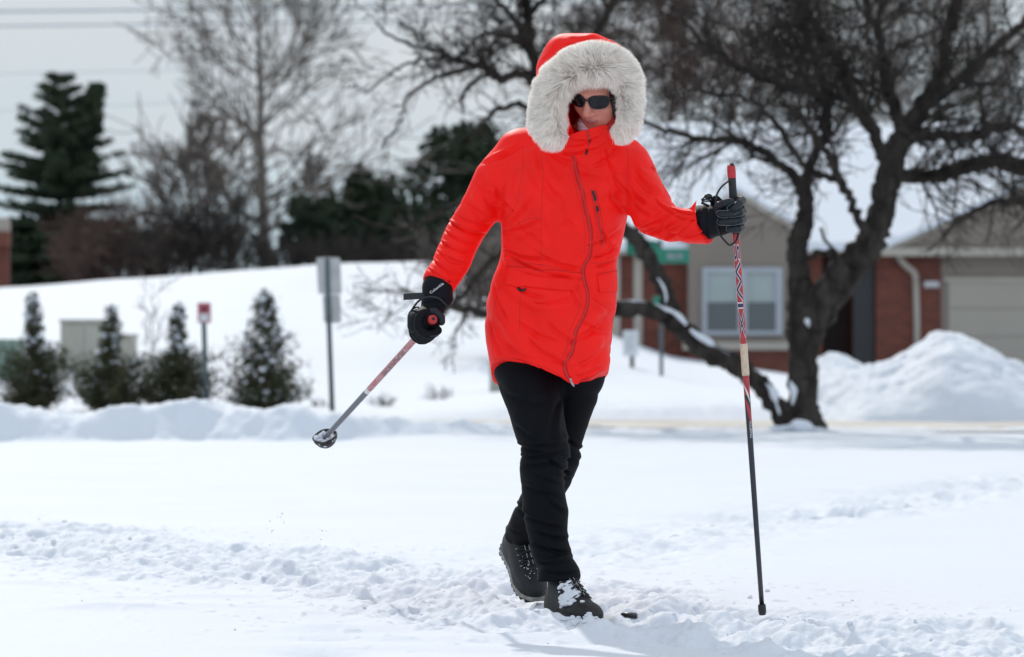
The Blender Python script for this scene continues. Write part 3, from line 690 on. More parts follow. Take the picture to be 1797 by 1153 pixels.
# ------------------------------------------------------------------ trees
def grow(S, p, d, Ln, r, lev, rg, wig=0.35, up=0.0, spread=0.8, steps=4, nch=3, rmin=0.003, ratio=0.62, wood=None):
    p = np.array(p, float); d = np.array(d, float); d /= np.linalg.norm(d)
    n = steps; sl = Ln / n
    for i in range(n):
        r1 = r * (1 - 0.65*(i+1)/n) if lev > 0 else r * (1 - 0.8*(i+1)/n)
        r0 = r * (1 - 0.65*i/n) if lev > 0 else r * (1 - 0.8*i/n)
        d = d + rg.normal(0, wig, 3) * 0.6 + np.array([0, 0, up]); d /= np.linalg.norm(d)
        q = p + d * sl
        (wood if (wood is not None and r0 > 0.012) else S).append((*p, *q, max(r0, rmin), max(r1, rmin)))
        if lev > 0 and i > 0 or lev > 1:
            for c in range(nch if i < n-1 else nch+1):
                if rg.random() < 0.72:
                    v = rg.normal(0, 1, 3); v -= d*(v@d); v /= np.linalg.norm(v)+1e-9
                    nd = d + v * spread * (0.6 + 0.8*rg.random())
                    grow(S, q, nd, Ln*ratio*(0.6+0.6*rg.random()), max(r1*0.7, rmin), lev-1, rg, wig, up, spread, steps, nch, rmin, ratio, wood)
        p = q
def limb_pts(rows, Y, n=None, zig=0.0, rg=None):
    """rows: (px, py, r_px, dY) -> smoothed points and radii in metres"""
    P = np.array([[*W(a[0], a[1], Y + (a[3] if len(a) > 3 else 0)), a[2]*Y/F] for a in rows])
    n = n or max(8, len(rows)*6)
    S_ = spline(P, n)
    if rg is not None and zig: S_[1:-1, :3] += rg.normal(0, zig, (n-2, 3))
    return S_[:, :3], np.maximum(S_[:, 3], 0.004)

def traced_tree(name, label, Y, limbs, twigs, seed, origin, snow_limbs=(), mat_t='twig', dense=1.0, rmin=0.004):
    rg = np.random.default_rng(seed)
    e = empty(name, origin, label, 'tree')
    tv, tq, n0 = [], [], 0
    S = []
    for rows, tw in zip(limbs, twigs):
        P, R = limb_pts(rows, Y, None, 0.012, rg)
        th = R[0] > 0.05
        V, Q = tube(P, R * (1 + 0.05*rg.normal(size=len(R))*th), 20 if th else 6)
        if th:
            c = np.repeat(np.concatenate([P[:1], P, P[-1:]]), 20, 0); dv = V - c
            V = c + dv * (0.93 + 0.20*noise3(V*[9, 9, 3], 3) + 0.20*noise3(V*[24, 24, 6], 5))[:, None]
        tv.append(V); tq.append(Q + n0); n0 += len(V)
        if tw:
            nt_, Lt, lev, u0 = tw
            for k in range(int(nt_*dense)):
                i = int(len(P) * (u0 + (1-u0)*rg.random())); i = min(max(i, 1), len(P)-2)
                ax = P[i+1]-P[i-1]; ax /= np.linalg.norm(ax)+1e-9
                v = rg.normal(0, 1, 3); v -= ax*(v@ax); v /= np.linalg.norm(v)
                grow(S, P[i], v*0.9 + ax*0.5 + np.array([0, 0, 0.15]), Lt*(0.5+0.8*rg.random()), max(min(R[i]*0.45, 0.02), rmin), lev, rg, 0.30, 0.02, 0.9, 4, 2, rmin, 0.62)
    mesh_obj('trunk', np.concatenate(tv), np.concatenate(tq), M['bark'], e)
    V, Q = seg_mesh(S, 3)
    mesh_obj('crown', V, Q, M[mat_t], e)
    if snow_limbs:
        sv, sq, n0 = [], [], 0
        for rows in snow_limbs:
            P, R = limb_pts(rows, Y, 60)
            V, Q = tube(P, np.maximum(R*(0.42+0.75*noise3(P*13, 6)), 0.002), 10)
            V += 0.016 * np.stack([noise3(V*9, 1), noise3(V*9, 2), noise3(V*9, 4)], 1)
            mesh_obj('snow_patch', V, Q, M['snow_far'], e)
    print(name, 'segments', len(S))
    return e

TY = 34.5
limbs = [
 [(1405,775,52,0),(1406,755,42,0),(1408,725,34,0),(1409,685,29,0),(1408,620,30,0),(1408,570,34,0),(1404,520,24,0),(1400,470,19,0),(1400,430,20,0),(1412,390,17,0),(1413,350,15,0),(1408,318,12,0)],
 [(1412,610,26,0),(1428,560,32,-.1),(1455,510,32,-.1),(1490,468,28,-.1),(1528,425,27,-.1),(1548,370,25,0),(1560,310,26,0),(1578,250,23,0),(1618,190,17,.1),(1650,130,15,.2),(1665,60,13,.3),(1680,0,11,.3),(1700,-80,8,.3),(1710,-160,5,.3)],
 [(1392,752,24,-.1),(1362,712,18,-.1),(1330,672,18.5,-.1),(1290,640,19.5,-.2),(1240,612,19,-.2),(1200,580,19,-.2),(1170,555,17,-.2),(1140,543,14,-.2),(1085,541,14,-.1),(1030,548,12,0),(960,552,11,0),(900,545,9,.1),(850,548,8,.1),(800,540,6,.1),(755,525,4,.2),(700,505,2,.2)],
 [(1190,572,16,-.2),(1170,520,15,-.2),(1145,465,15,-.2),(1118,422,14,-.1),(1095,400,13,0),(1045,370,10,.1),(990,340,8,.2),(930,300,6,.2)],
 [(1411,330,11,0),(1372,292,9,.1),(1330,262,8,.1),(1290,246,8,.1),(1225,243,6,.2),(1165,226,5,.2),(1110,205,4,.2),(1050,190,3,.3)],
 [(1411,340,12,0),(1425,280,10,-.1),(1452,225,9,-.2),(1445,150,8,-.3),(1420,80,7,-.4),(1400,0,6,-.4),(1390,-80,4,-.4)],
 [(1558,300,16,0),(1620,312,14,.1),(1680,296,15,.2),(1740,284,16,.2),(1800,288,16,.3),(1900,270,13,.4),(2020,235,9,.4)],
 [(1585,240,12,0),(1640,236,10,-.2),(1700,240,10,-.4),(1760,222,9,-.5),(1840,240,8,-.6),(1960,230,5,-.8)],
 [(1558,300,16,0),(1540,245,14,-.1),(1502,180,12,-.2),(1475,115,11,-.3),(1440,55,9,-.3),(1395,-10,7,-.4),(1340,-80,5,-.4)],
 [(1582,235,14,0),(1560,160,12,.3),(1545,80,10,.5),(1520,0,8,.6),(1500,-90,5,.6)],
 [(1620,188,13,.1),(1680,142,11,.2),(1740,92,9,.4),(1800,35,8,.5),(1860,-30,6,.5)],
 [(1530,428,10,-.2),(1502,372,9,-.4),(1475,318,8,-.5),(1452,270,7,-.6),(1420,225,5,-.7),(1370,180,4,-.8)],
 [(2040,250,13,.3),(1930,310,10,.1),(1850,342,8,0),(1790,352,8,-.1),(1725,362,6,-.2),(1685,388,4,-.2),(1655,412,3,-.2)],
 [(1500,178,9,-.2),(1440,165,8,-.3),(1370,150,7,-.4),(1300,120,6,-.5),(1230,70,5,-.5),(1180,10,4,-.5)],
 [(1475,318,7,-.5),(1410,290,5,-.6),(1350,200,5,-.7),(1300,170,4,-.7),(1230,165,3,-.8)],
 [(1413,455,6,0),(1450,440,5,-.1),(1480,470,4,-.2),(1440,400,3,-.2)],
]
twg = [None, (16,.7,2,.5), (14,.45,2,.58), (10,.5,1,.35), (26,.6,2,.15), (26,.7,2,.2), (34,.65,2,.1), (28,.6,2,.1), (30,.75,2,.1), (30,.75,2,.1), (28,.7,2,.1), (16,.55,2,.2), (16,.45,1,.2), (30,.7,2,.1), (22,.6,2,.1), (4,.3,1,.3)]
snl = [
 [(1150,533,3,-.25),(1175,545,7,-.3),(1190,556,9,-.3),(1205,570,10,-.35)],
 [(1212,578,7,-.35),(1228,590,11,-.35),(1245,600,14,-.35),(1262,612,13,-.35),(1280,624,6,-.35)],
 [(1345,672,4,-.2),(1356,688,11,-.25),(1362,708,11,-.25),(1368,728,3,-.25)],
 [(1088,528,2,-.1),(1110,529,3,-.2),(1140,530,2,-.2)],
 [(1155,488,2,-.35),(1166,505,6,-.4),(1170,520,6,-.4),(1168,532,2,-.35)],
 [(1415,560,2,-.4),(1418,566,7,-.42),(1420,574,3,-.4)],
 [(1388,668,2,-.3),(1392,690,8,-.3),(1390,712,3,-.3)],
 [(1345,752,6,-.3),(1380,750,14,-.45),(1405,747,17,-.5),(1435,754,10,-.4),(1455,762,3,-.3)],
]
traced_tree('bare_tree', 'big dark bare tree with snow on its low leaning limb, in front of the house', TY, limbs, twg, 11, W(1405, 755, TY), snl, dense=0.92, rmin=0.0030)

T2 = 38.0
limbs2 = [
 [(962,775,30,0),(960,700,26,0),(966,560,24,0),(962,420,22,0),(960,300,20,0),(952,210,15,0),(945,150,11,0),(932,90,10,0),(925,30,9,0),(918,-60,6,0)],
 [(950,160,10,0),(915,127,9,0),(878,138,8,-.1),(848,118,7,-.1),(815,108,6,-.2),(785,98,5,-.2),(760,88,4,-.2),(700,72,3,-.3),(660,40,2,-.3)],
 [(820,118,4,-.1),(780,132,4,-.2),(745,148,3.5,-.2),(715,172,3,-.3),(700,215,2.5,-.3),(670,260,2,-.3)],
 [(785,98,4,-.2),(740,104,3,-.3),(690,125,2.5,-.4),(640,165,2,-.4)],
 [(860,130,4,0),(828,148,4,.2),(812,170,3.5,.3),(812,200,2.5,.3)],
 [(935,100,7,0),(920,60,6,-.2),(890,20,5,-.3),(850,-20,4,-.3)],
 [(930,90,6,0),(900,70,5,.2),(850,60,4,.3),(815,90,3,.4),(800,100,2,.4)],
 [(958,230,8,0),(920,185,6,.1),(880,190,5,.2),(855,205,4,.2),(840,240,2.5,.2)],
 [(955,215,9,0),(1000,120,8,.1),(1060,40,7,.2),(1090,-40,5,.2)],
 [(925,30,6,0),(960,-10,5,0),(1000,-60,4,0)],
 [(958,330,8,0),(900,300,6,.2),(850,330,5,.3),(780,370,4,.4),(700,400,3,.5),(620,380,2,.5)],
 [(962,420,9,0),(900,430,7,0),(850,470,6,0),(810,520,5,0),(760,560,3,0)],
]
twg2 = [(10,.5,2,.7), (20,.45,2,.2), (9,.35,1,.1), (9,.35,1,.1), (5,.3,1,.2), (14,.5,2,.1), (12,.4,2,.1), (12,.35,1,.2), (26,.55,2,.1), (12,.5,2,.1), (6,.35,1,.3), (12,.4,1,.3)]
traced_tree('bare_tree', 'bare tree with fine curved branches reaching left from behind the red hood', T2, limbs2, twg2, 23, W(962, 760, T2), dense=0.95, rmin=0.0035)

def bare_tree(name, label, px, pbase, ptop, Y, seed, mat='twig_far', wpx=14, lev=3, spreadpx=150, zb=None, group=None, nlimb=26, first=0.18, rmin=None, cat='tree', up=0.03, wig=0.25, dens=2, lean=0):
    rg = np.random.default_rng(seed); k = Y/F
    base = W(px, pbase, Y); top = W(px + lean, ptop, Y)
    e = empty(name, base, label, cat, group)
    n = 14; P = np.array([base + (top-base)*t for t in np.linspace(0, 1, n)]); P[1:-1, :2] += rg.normal(0, 0.6*k*3, (n-2, 2)); R = np.linspace(wpx*k/2, wpx*k*0.06, n)
    V, Q = tube(P, R, 8); mesh_obj('trunk', V, Q, M['bark' if mat == 'twig' else mat], e)
    S = []; rmin = rmin or 1.1*k
    H = top[2]-base[2]
    for i in range(nlimb):
        t = first + (1-first)*rg.random()
        p = base + (top-base)*t
        a = rg.random()*2*math.pi; el = 0.35 + 0.9*t*rg.random()
        d = np.array([math.cos(a), math.sin(a)*0.8, el])
        grow(S, p, d, spreadpx*k*(1.15-0.75*t)*(0.6+0.5*rg.random()), max(wpx*k*0.20*(1.1-t), rmin), lev, rg, wig, up, 0.75, 4, dens, rmin, 0.58)
    V, Q = seg_mesh(S, 3); mesh_obj('crown', V, Q, M[mat], e)
    print(name, len(S))
    return e
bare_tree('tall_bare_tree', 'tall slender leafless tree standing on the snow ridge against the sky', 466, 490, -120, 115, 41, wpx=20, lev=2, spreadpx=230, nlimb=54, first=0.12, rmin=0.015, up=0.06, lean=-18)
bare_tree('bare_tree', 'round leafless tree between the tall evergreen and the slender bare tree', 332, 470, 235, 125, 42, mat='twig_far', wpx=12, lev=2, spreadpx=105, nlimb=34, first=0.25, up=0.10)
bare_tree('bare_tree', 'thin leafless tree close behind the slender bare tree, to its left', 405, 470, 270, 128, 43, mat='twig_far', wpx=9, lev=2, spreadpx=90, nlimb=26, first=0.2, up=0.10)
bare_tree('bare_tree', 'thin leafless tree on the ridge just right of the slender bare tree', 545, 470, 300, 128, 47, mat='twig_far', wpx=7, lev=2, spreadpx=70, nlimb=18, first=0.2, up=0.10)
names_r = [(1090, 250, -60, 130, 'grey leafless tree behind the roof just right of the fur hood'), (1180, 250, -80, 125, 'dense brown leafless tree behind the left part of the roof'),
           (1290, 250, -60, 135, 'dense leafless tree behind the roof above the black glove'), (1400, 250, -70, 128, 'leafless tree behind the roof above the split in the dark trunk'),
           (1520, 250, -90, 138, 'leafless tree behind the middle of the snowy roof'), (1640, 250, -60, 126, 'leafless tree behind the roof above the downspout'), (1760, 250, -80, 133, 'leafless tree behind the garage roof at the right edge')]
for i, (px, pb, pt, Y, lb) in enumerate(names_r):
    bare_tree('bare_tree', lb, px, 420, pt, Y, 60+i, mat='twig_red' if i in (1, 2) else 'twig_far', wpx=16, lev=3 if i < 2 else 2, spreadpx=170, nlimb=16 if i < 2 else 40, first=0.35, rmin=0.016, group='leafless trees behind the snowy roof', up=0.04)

def clump_cards(C, n, size, rg, flat=1.0):
    """n little leaf-like quads round centres C"""
    k = rg.integers(0, len(C), n); P = C[k, :3] + rg.normal(0, 1, (n, 3)) * C[k, 3:4] * np.array([1, 1, flat])
    A = rg.normal(0, 1, (n, 3)); A /= np.linalg.norm(A, axis=1)[:, None]
    B = rg.normal(0, 1, (n, 3)); B -= A*(A*B).sum(1)[:, None]; B /= np.linalg.norm(B, axis=1)[:, None]
    s = size * (0.5 + rg.random((n, 1)))
    V = np.stack([P-A*s, P-B*s*0.35, P+A*s, P+B*s*0.35], 1)
    return V.reshape(-1, 3), np.arange(4*n).reshape(-1, 4)

def conifer(label, Y, spires, seed, mat='pine', n_need=26000, tiers=17, size=0.14):
    rg = np.random.default_rng(seed); k = Y/F
    e = empty('evergreen_tree', W(spires[0][0], 520, Y), label, 'tree')
    S = []; C = []
    for (px, pt, pb, hw0) in spires:
        base = W(px, pb, Y) if not S else W(spires[0][0]+8, 330, Y); top = W(px, pt, Y)
        V, Q = tube([base, (base+top)/2, top], [7*k, 4*k, 0.8*k], 7)
        S += [(*base, *((base+top)/2), 7*k, 4*k), (*((base+top)/2), *top, 4*k, .8*k)]
        for ti in range(tiers):
            t = (ti+0.75*rg.random())/tiers
            zz = top*(1-t) + base*t
            nb = 12 + int(34*t)
            for b in range(nb):
                a = rg.random()*2*math.pi; L_ = hw0*k*(0.12 + 0.95*t**0.8)*(0.42+0.75*rg.random())
                if t < 0.10: L_ *= 0.8
                d = np.array([math.cos(a), math.sin(a), 0.0]); m = 9
                prev = zz
                for j in range(1, m+1):
                    f = j/m; q = zz + d*L_*f + np.array([0, 0, L_*(0.42*(1-t) - 0.30*t)*f + 0.10*L_*f*f - 0.02])
                    S.append((*prev, *q, 0.9*k, 0.6*k)); prev = q
                    if f > 0.22: C.append((*q, (0.10 + 0.10*(1-f))*max(0.5, L_*0.35)*1.25))
    C = np.array(C); C[:, 3] = np.minimum(C[:, 3]*1.1, 4.2*k)
    V, Q = seg_mesh(S, 4); mesh_obj('trunk', V, Q, M['bark'], e)
    V, Q = clump_cards(C, n_need, size, rg, 0.6)
    mesh_obj('crown', V, Q, M[mat], e, smooth=False)
    return e
conifer('tall layered evergreen with two tips at the far left', 120, [(106, 138, 520, 165), (172, 150, 400, 42)], 71, n_need=150000, tiers=19, size=0.095)

def bush_tree(label, Y, blobs, seed, mat='pine', n=16000, size=0.12, name='evergreen_tree', cat='tree', trunk=True, group=None):
    """blobs: (px,py,rx_px,ry_px)"""
    rg = np.random.default_rng(seed); k = Y/F; C = []
    base = W(blobs[0][0], 480, Y)
    e = empty(name, base, label, cat, group)
    for (px, py, rx, ry) in blobs:
        c = W(px, py, Y)
        for i in range(int(rx*ry/14)):
            v = rg.normal(0, 1, 3); v /= np.linalg.norm(v); v *= rg.random()**0.4
            C.append((c[0]+v[0]*rx*k, c[1]+v[1]*rx*k, c[2]+v[2]*ry*k, 2.3*k*(0.6+0.8*rg.random())))
    C = np.array(C); keep = noise3(C[:, :3]*1.7, seed) > (-0.22 if seed == 81 else -0.6); C = C[keep]
    S = []
    for (px, py, rx, ry) in blobs[:1]: S.append((*W(px, 490, Y), *W(px, py-ry*0.5, Y), 4*k, 1*k))
    V, Q = seg_mesh(S, 5); mesh_obj('trunk', V, Q, M['bark'], e)
    V, Q = clump_cards(C, n, size, rg); mesh_obj('crown', V, Q, M[mat], e, smooth=False)
    return e
bush_tree('broad dark rounded evergreen tree right behind the raised elbow', 118, [(800, 275, 75, 62), (835, 330, 70, 80), (760, 330, 60, 50), (840, 250, 50, 38), (735, 290, 30, 30)], 81, n=30000, size=0.10)
bush_tree('dark pointed evergreen left of the broad rounded evergreen', 116, [(633, 345, 36, 46), (622, 400, 62, 66), (690, 385, 62, 75), (638, 306, 13, 20), (665, 350, 30, 34)], 82, mat='pine', n=26000, size=0.10)
bush_tree('low dark evergreen thicket beside the slender bare tree', 112, [(545, 412, 58, 56), (590, 425, 60, 50), (528, 372, 24, 30), (578, 366, 20, 30)], 83, mat='pine', n=24000, size=0.10)
bush_tree('low dark evergreen behind the forearm of the walking person', 112, [(715, 415, 65, 58), (785, 420, 70, 55), (850, 415, 45, 60)], 84, mat='pine', n=22000, size=0.10)

bush_tree('low dark evergreen under the tall two-tipped evergreen at the far left', 121, [(45, 445, 80, 62), (135, 440, 70, 62), (90, 400, 60, 40)], 86, n=40000, size=0.10)

def thicket(label, Y, x0, x1, pb, ph, seed, n=40, mat='twig_red', lev=2, rmin=0.012):
    rg = np.random.default_rng(seed); k = Y/F
    e = empty('bare_shrub', W((x0+x1)/2, pb, Y), label, 'shrub')
    S = []
    for i in range(n):
        px = x0 + (x1-x0)*rg.random(); edge = 1 - abs((px-(x0+x1)/2)/((x1-x0)/2))**2.2
        p = W(px, pb, Y + rg.normal(0, 1.2))
        grow(S, p, (rg.normal(0, .35), rg.normal(0, .3), 1), ph*k*(0.45+0.45*edge)*(0.7+0.4*rg.random()), 1.6*k, lev, rg, 0.3, 0.02, 0.8, 4, 2, rmin, 0.55)
    V, Q = seg_mesh(S, 3); mesh_obj('twigs', V, Q, M[mat], e)
    print('thicket', len(S))
thicket('wide reddish brown leafless thicket at the foot of the tall evergreen', 112, 115, 300, 505, 112, 91, n=120, rmin=0.010)
thicket('dark leafless thicket on the ridge below the slender bare tree', 110, 270, 470, 492, 120, 92, n=110, mat='twig', rmin=0.010)
thicket('brown leafless thicket on the ridge behind the pair of road sign plates', 106, 480, 700, 478, 52, 93, n=70, mat='twig', rmin=0.010)
thicket('brown leafless thicket on the ridge behind the glove and forearm', 104, 660, 880, 475, 55, 94, n=60, mat='twig', rmin=0.010)
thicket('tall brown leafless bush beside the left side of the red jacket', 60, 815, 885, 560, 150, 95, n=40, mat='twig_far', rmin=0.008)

def arbor(px, pt, pb, hw, Y, seed, label, cone=False):
    rg = np.random.default_rng(seed); k = Y/F
    base = W(px, pb, Y); base[2] = min(base[2], gz(base[0], Y)); H = hz(pt, Y) - base[2]
    e = empty('snowy_shrub', base, label, 'shrub', 'young evergreen shrubs in a row behind the snow ridge')
    S = [(*base, *(base+[0, 0, H*0.97]), 0.02, 0.004)]; C = []; SC = []
    for i in range(300):
        t = rg.random()**1.35
        a = rg.random()*2*math.pi; R = (hw*k*((1-t)**0.8)*(0.95+0.28*rg.normal()) if cone else hw*k*float(np.interp(t, [0, .08, .3, .42, .55, 1], [.8, 1.05, 1, .68, .28, .06]))*(0.9+0.3*rg.normal())) + 0.012
        R = abs(R) * (1 + 0.75*float(noise3(np.array([[math.cos(a)*1.3 + seed*3.7, math.sin(a)*1.3, t*4.5]]), seed)[0]))
        if t > 0.45 and rg.random() < (0.25 if cone else 0.45): continue
        L0 = base + [0, 0, H*max(0, t-0.10)]; L1 = base + [R*math.cos(a), R*math.sin(a), H*t + R*0.35]
        S.append((*L0, *L1, 0.006, 0.003))
        for f in np.linspace(0.35, 1.0, 5):
            q = L0 + (L1-L0)*f; C.append((*q, 0.022 if t > 0.5 else 0.044))
            if rg.random() < ((0.08 + 0.34*sstep(0.2, 0.7, t)) if cone else (0.03 + 0.34*sstep(0.30, 0.7, t))): SC.append((*(q+[rg.normal(0, .01), rg.normal(-0.012, .01), 0.022]), 0.010 + 0.020*rg.random()**2))
    V, Q = seg_mesh(S, 4); mesh_obj('stem', V, Q, M['bark'], e)
    V, Q = clump_cards(np.array(C), 9500, 0.026, rg); mesh_obj('foliage', V, Q, M['arbor'], e, smooth=False)
    vs, fs = [], []
    for c in SC:
        if rg.random() < 0.8:
            vs.append(np.array(c[:3]) + IV*np.array([c[3]*1.4, c[3]*1.2, c[3]*0.8])*(0.6+0.8*rg.random())*(1+0.15*rg.normal(size=(len(IV), 1)))); fs.append(IF + len(IV)*len(fs))
    mesh_obj('snow_clumps', np.concatenate(vs), np.concatenate(fs), M['snow_far'], e)
arbor(56, 516, 702, 70, 45, 101, 'leftmost snowy evergreen shrub, beside the green cabinet')
arbor(194, 540, 716, 70, 44.4, 102, 'dense dark snowy evergreen shrub in front of the beige cabinet')
arbor(312, 538, 714, 68, 44.6, 103, 'snowy evergreen shrub just left of the small red and white sign')
arbor(464, 512, 724, 74, 43.4, 104, 'tall snow-flecked evergreen shrub standing alone, left of the grey road sign', True)
def dead_bush(px, pt, pb, w, Y, seed, label, n=22):
    rg = np.random.default_rng(seed); k = Y/F; b = W(px, pb, Y); b[2] = min(b[2], gz(b[0], Y)); H = hz(pt, Y)-b[2]
    e = empty('bare_bush', b, label, 'bush'); S = []
    for i in range(n):
        p = b + [rg.normal(0, 0.004), rg.normal(0, 0.004), 0]
        grow(S, p, (rg.normal(0, .6), rg.normal(0, .5), 1), H*(0.5+0.3*rg.random()), 0.006, 1, rg, 0.35, 0, 0.8, 4, 2, 0.003, 0.6)
    V, Q = seg_mesh(S, 3); mesh_obj('twigs', V, Q, M['twig'], e)
dead_bush(672, 688, 722, 50, 47, 111, 'small round brown bush poking out of the snow, left of the walker')
dead_bush(772, 668, 714, 60, 49, 112, 'sparse leafless bush in the snow slope close to the jacket hem', 14)
dead_bush(562, 694, 722, 30, 47, 113, 'tiny brown bush in the snow beside the grey road sign post', 12)
bare_tree('sapling', 'thin bare sapling between two snowy shrubs', 268, 720, 490, 47, 114, mat='twig_far', wpx=4, lev=1, spreadpx=75, nlimb=14, first=0.35, rmin=0.0035, up=0.12)

# ------------------------------------------------------------------ the walking person
def Sp(px, py, Y, r=None):
    p = W(px, py, Y)
    return p if r is None else np.array([*p, r*Y/F])
def chain(rows): return np.array([Sp(*r) for r in rows])
def hexc(*c): return np.array(c, float)

TRF = [(927,600,11.50,60),(926,650,11.50,60),(938,712,11.44,50),(947,750,11.40,46),(954,775,11.37,43),(957,792,11.36,43),(952,820,11.37,40.5),(953,850,11.40,38),(954,870,11.41,38),(958,900,11.42,40),(961,933,11.42,35),(966,963,11.42,34),(975,990,11.41,33),(981,1012,11.375,38),(981,1030,11.375,41)]
TRR = [(1006,600,11.54,62),(1005,655,11.54,58),(1007,692,11.54,43),(1000,735,11.55,34),(990,775,11.56,31),(987,800,11.58,33),(972,835,11.62,33),(955,860,11.67,33),(942,885,11.73,33),(930,915,11.79,33),(920,938,11.855,33),(914,962,11.88,33)]
B1 = (W(967, 1084, 11.45), (0.42, -0.91, -0.085), (0.0, 0.0, 1.0), 1.09)
B2 = (W(893, 964, 11.97), (0.30, -0.78, -0.56), (0.10, -0.55, 0.83), 1.04)
# --- head frame: x to the viewer's right, f towards where the face looks, u up
yaw, pitch, roll = rad(29), rad(30), rad(9)
fwd = np.array([-math.sin(yaw)*math.cos(pitch), -math.cos(yaw)*math.cos(pitch), -math.sin(pitch)])
rt = np.array([math.cos(yaw), -math.sin(yaw), 0.0]); upv = np.cross(fwd, rt); upv = upv if upv[2] > 0 else -upv
rt2 = rt*math.cos(roll) + upv*math.sin(roll)*1.0; up2 = upv*math.cos(roll) - rt*math.sin(roll)*-1.0
rt2 = rt*math.cos(roll) - upv*math.sin(roll); up2 = upv*math.cos(roll) + rt*math.sin(roll)
HM = np.stack([rt2, fwd, up2])
EYE = W(1031, 180, 11.262)
HC = EYE - fwd*0.098
def HD(x, f, u): return HC + rt2*x + fwd*f + up2*u
def HS(p): return p

body = SDF((-0.35, 11.0, -0.02), (0.62, 11.98, 1.80), 0.0042)
b = body
def be(x, f, u, r, k=0.02, op='u', e=2.0): b.ell(HD(x, f, u), r, k, op, HM, e)
be(0, -0.010, 0.035, (0.073, 0.094, 0.088), 0)          # skull
be(0, 0.030, -0.040, (0.060, 0.062, 0.080), 0.03)       # face
be(0, 0.052, -0.095, (0.030, 0.034, 0.028), 0.03)       # chin
be(-0.034, 0.062, -0.030, (0.026, 0.024, 0.022), 0.02); be(0.034, 0.062, -0.030, (0.026, 0.024, 0.022), 0.02)   # cheeks
be(0, 0.080, 0.020, (0.050, 0.020, 0.014), 0.02)        # brow
b.limb([np.array([*HD(0, 0.086, 0.006), 0.0085]), np.array([*HD(0, 0.112, -0.030), 0.0125])], 0.012)  # nose
be(-0.013, 0.098, -0.036, (0.009, 0.010, 0.008), 0.006); be(0.013, 0.098, -0.036, (0.009, 0.010, 0.008), 0.006)
be(0, 0.0855, -0.060, (0.024, 0.010, 0.0050), 0.006)     # upper lip
be(0, 0.0845, -0.073, (0.020, 0.010, 0.0060), 0.006)     # lower lip
b.limb([np.array([*HD(-0.027, 0.088, -0.064), 0.0022]), np.array([*HD(0, 0.100, -0.0668), 0.003]), np.array([*HD(0.027, 0.088, -0.064), 0.0022])], 0.003)
be(-0.031, 0.083, 0.000, (0.014, 0.012, 0.010), 0.008); be(0.031, 0.083, 0.000, (0.014, 0.012, 0.010), 0.008)   # eyes
be(-0.074, -0.008, -0.02, (0.010, 0.018, 0.030), 0.008); be(0.074, -0.008, -0.02, (0.010, 0.018, 0.030), 0.008)  # ears
neck0 = HD(0, -0.02, -0.08)
chest = W(990, 330, 11.50); pelvis = W(958, 600, 11.52)
b.limb([np.array([*neck0, 0.052]), np.array([*W(1015, 262, 11.46), 0.056]), np.array([*chest, 0.085])], 0.03)
b.ell(W(992, 350, 11.50), (0.135, 0.085, 0.16), 0.06); b.ell(W(975, 450, 11.51), (0.105, 0.08, 0.14), 0.06); b.ell(W(960, 570, 11.52), (0.13, 0.09, 0.12), 0.06)
b.limb(chain([(925, 285, 11.48, 30), (868, 322, 11.5, 25), (822, 395, 11.5, 22), (795, 450, 11.46, 20), (772, 503, 11.40, 16), (762, 530, 11.38, 15)]), 0.03)
b.limb(chain([(1085, 300, 11.47, 30), (1125, 340, 11.40, 26), (1154, 380, 11.34, 22), (1195, 391, 11.26, 19), (1236, 391, 11.20, 16), (1262, 385, 11.17, 15)]), 0.03)
b.ell(W(750, 556, 11.37), (0.020, 0.026, 0.026), 0.01); b.ell(W(1270, 380, 11.165), (0.018, 0.022, 0.024), 0.01)
b.limb(chain([(a, c, d, r*0.62) for a, c, d, r in TRF[:-3]]), 0.02)
b.limb(chain([(a, c, d, r*0.62) for a, c, d, r in TRR]), 0.02)
for (o_, f_, u_, k_) in (B1, B2):
    f_ = np.array(f_, float); f_ /= np.linalg.norm(f_); u_ = np.array(u_, float); u_ -= f_*(u_@f_); u_ /= np.linalg.norm(u_)
    kn_ = Sp(967, 963, 11.42, 15) if k_ == B1[3] else Sp(914, 950, 11.87, 15)
    b.limb([kn_, np.array([*(o_+f_*.05*k_+u_*.115*k_), .024])], .01)
    b.limb([np.array([*(o_+f_*.05*k_+u_*.115*k_), .024]), np.array([*(o_+f_*.06*k_+u_*.055*k_), .026]), np.array([*(o_+f_*.20*k_+u_*.034*k_), .018])], .01)
bV, bQ = b.mesh(3, 0.5)
rel = bV - HC; lx, lf, lu = rel @ rt2, rel @ fwd, rel @ up2
colr = np.tile([0.62, 0.255, 0.185], (len(bV), 1))
smile = 8.0*lx*lx
lip = np.exp(-((np.hypot(lx/0.027, (lu+0.067-smile)/0.0115))**6)) * (lf > 0.07)
colr = colr*(1-lip[:, None]) + np.array([0.52, 0.15, 0.13])*lip[:, None]
mo = 0.55*np.exp(-((lu+0.0668-smile)/0.0030)**2) * (np.abs(lx) < 0.026) * (lf > 0.07)
colr = colr*(1-mo[:, None]) + np.array([0.08, 0.015, 0.015])*mo[:, None]
red = np.exp(-(((np.abs(lx)-0.036)/0.02)**2 + ((lu+0.03)/0.02)**2)) * (lf > 0.03) * 0.5 + np.exp(-((lx/0.012)**2 + ((lu+0.03)/0.012)**2)) * (lf > 0.07)*0.5
colr = colr*(1-red[:, None]) + np.array([0.50, 0.13, 0.095])*red[:, None]
person = mesh_obj('person', bV, bQ, M['skin'], origin=(0.13, 11.45, 0.0), attr=colr)
finish(person, 'walking person in a long red hooded winter coat and sunglasses, holding two ski poles', 'person')

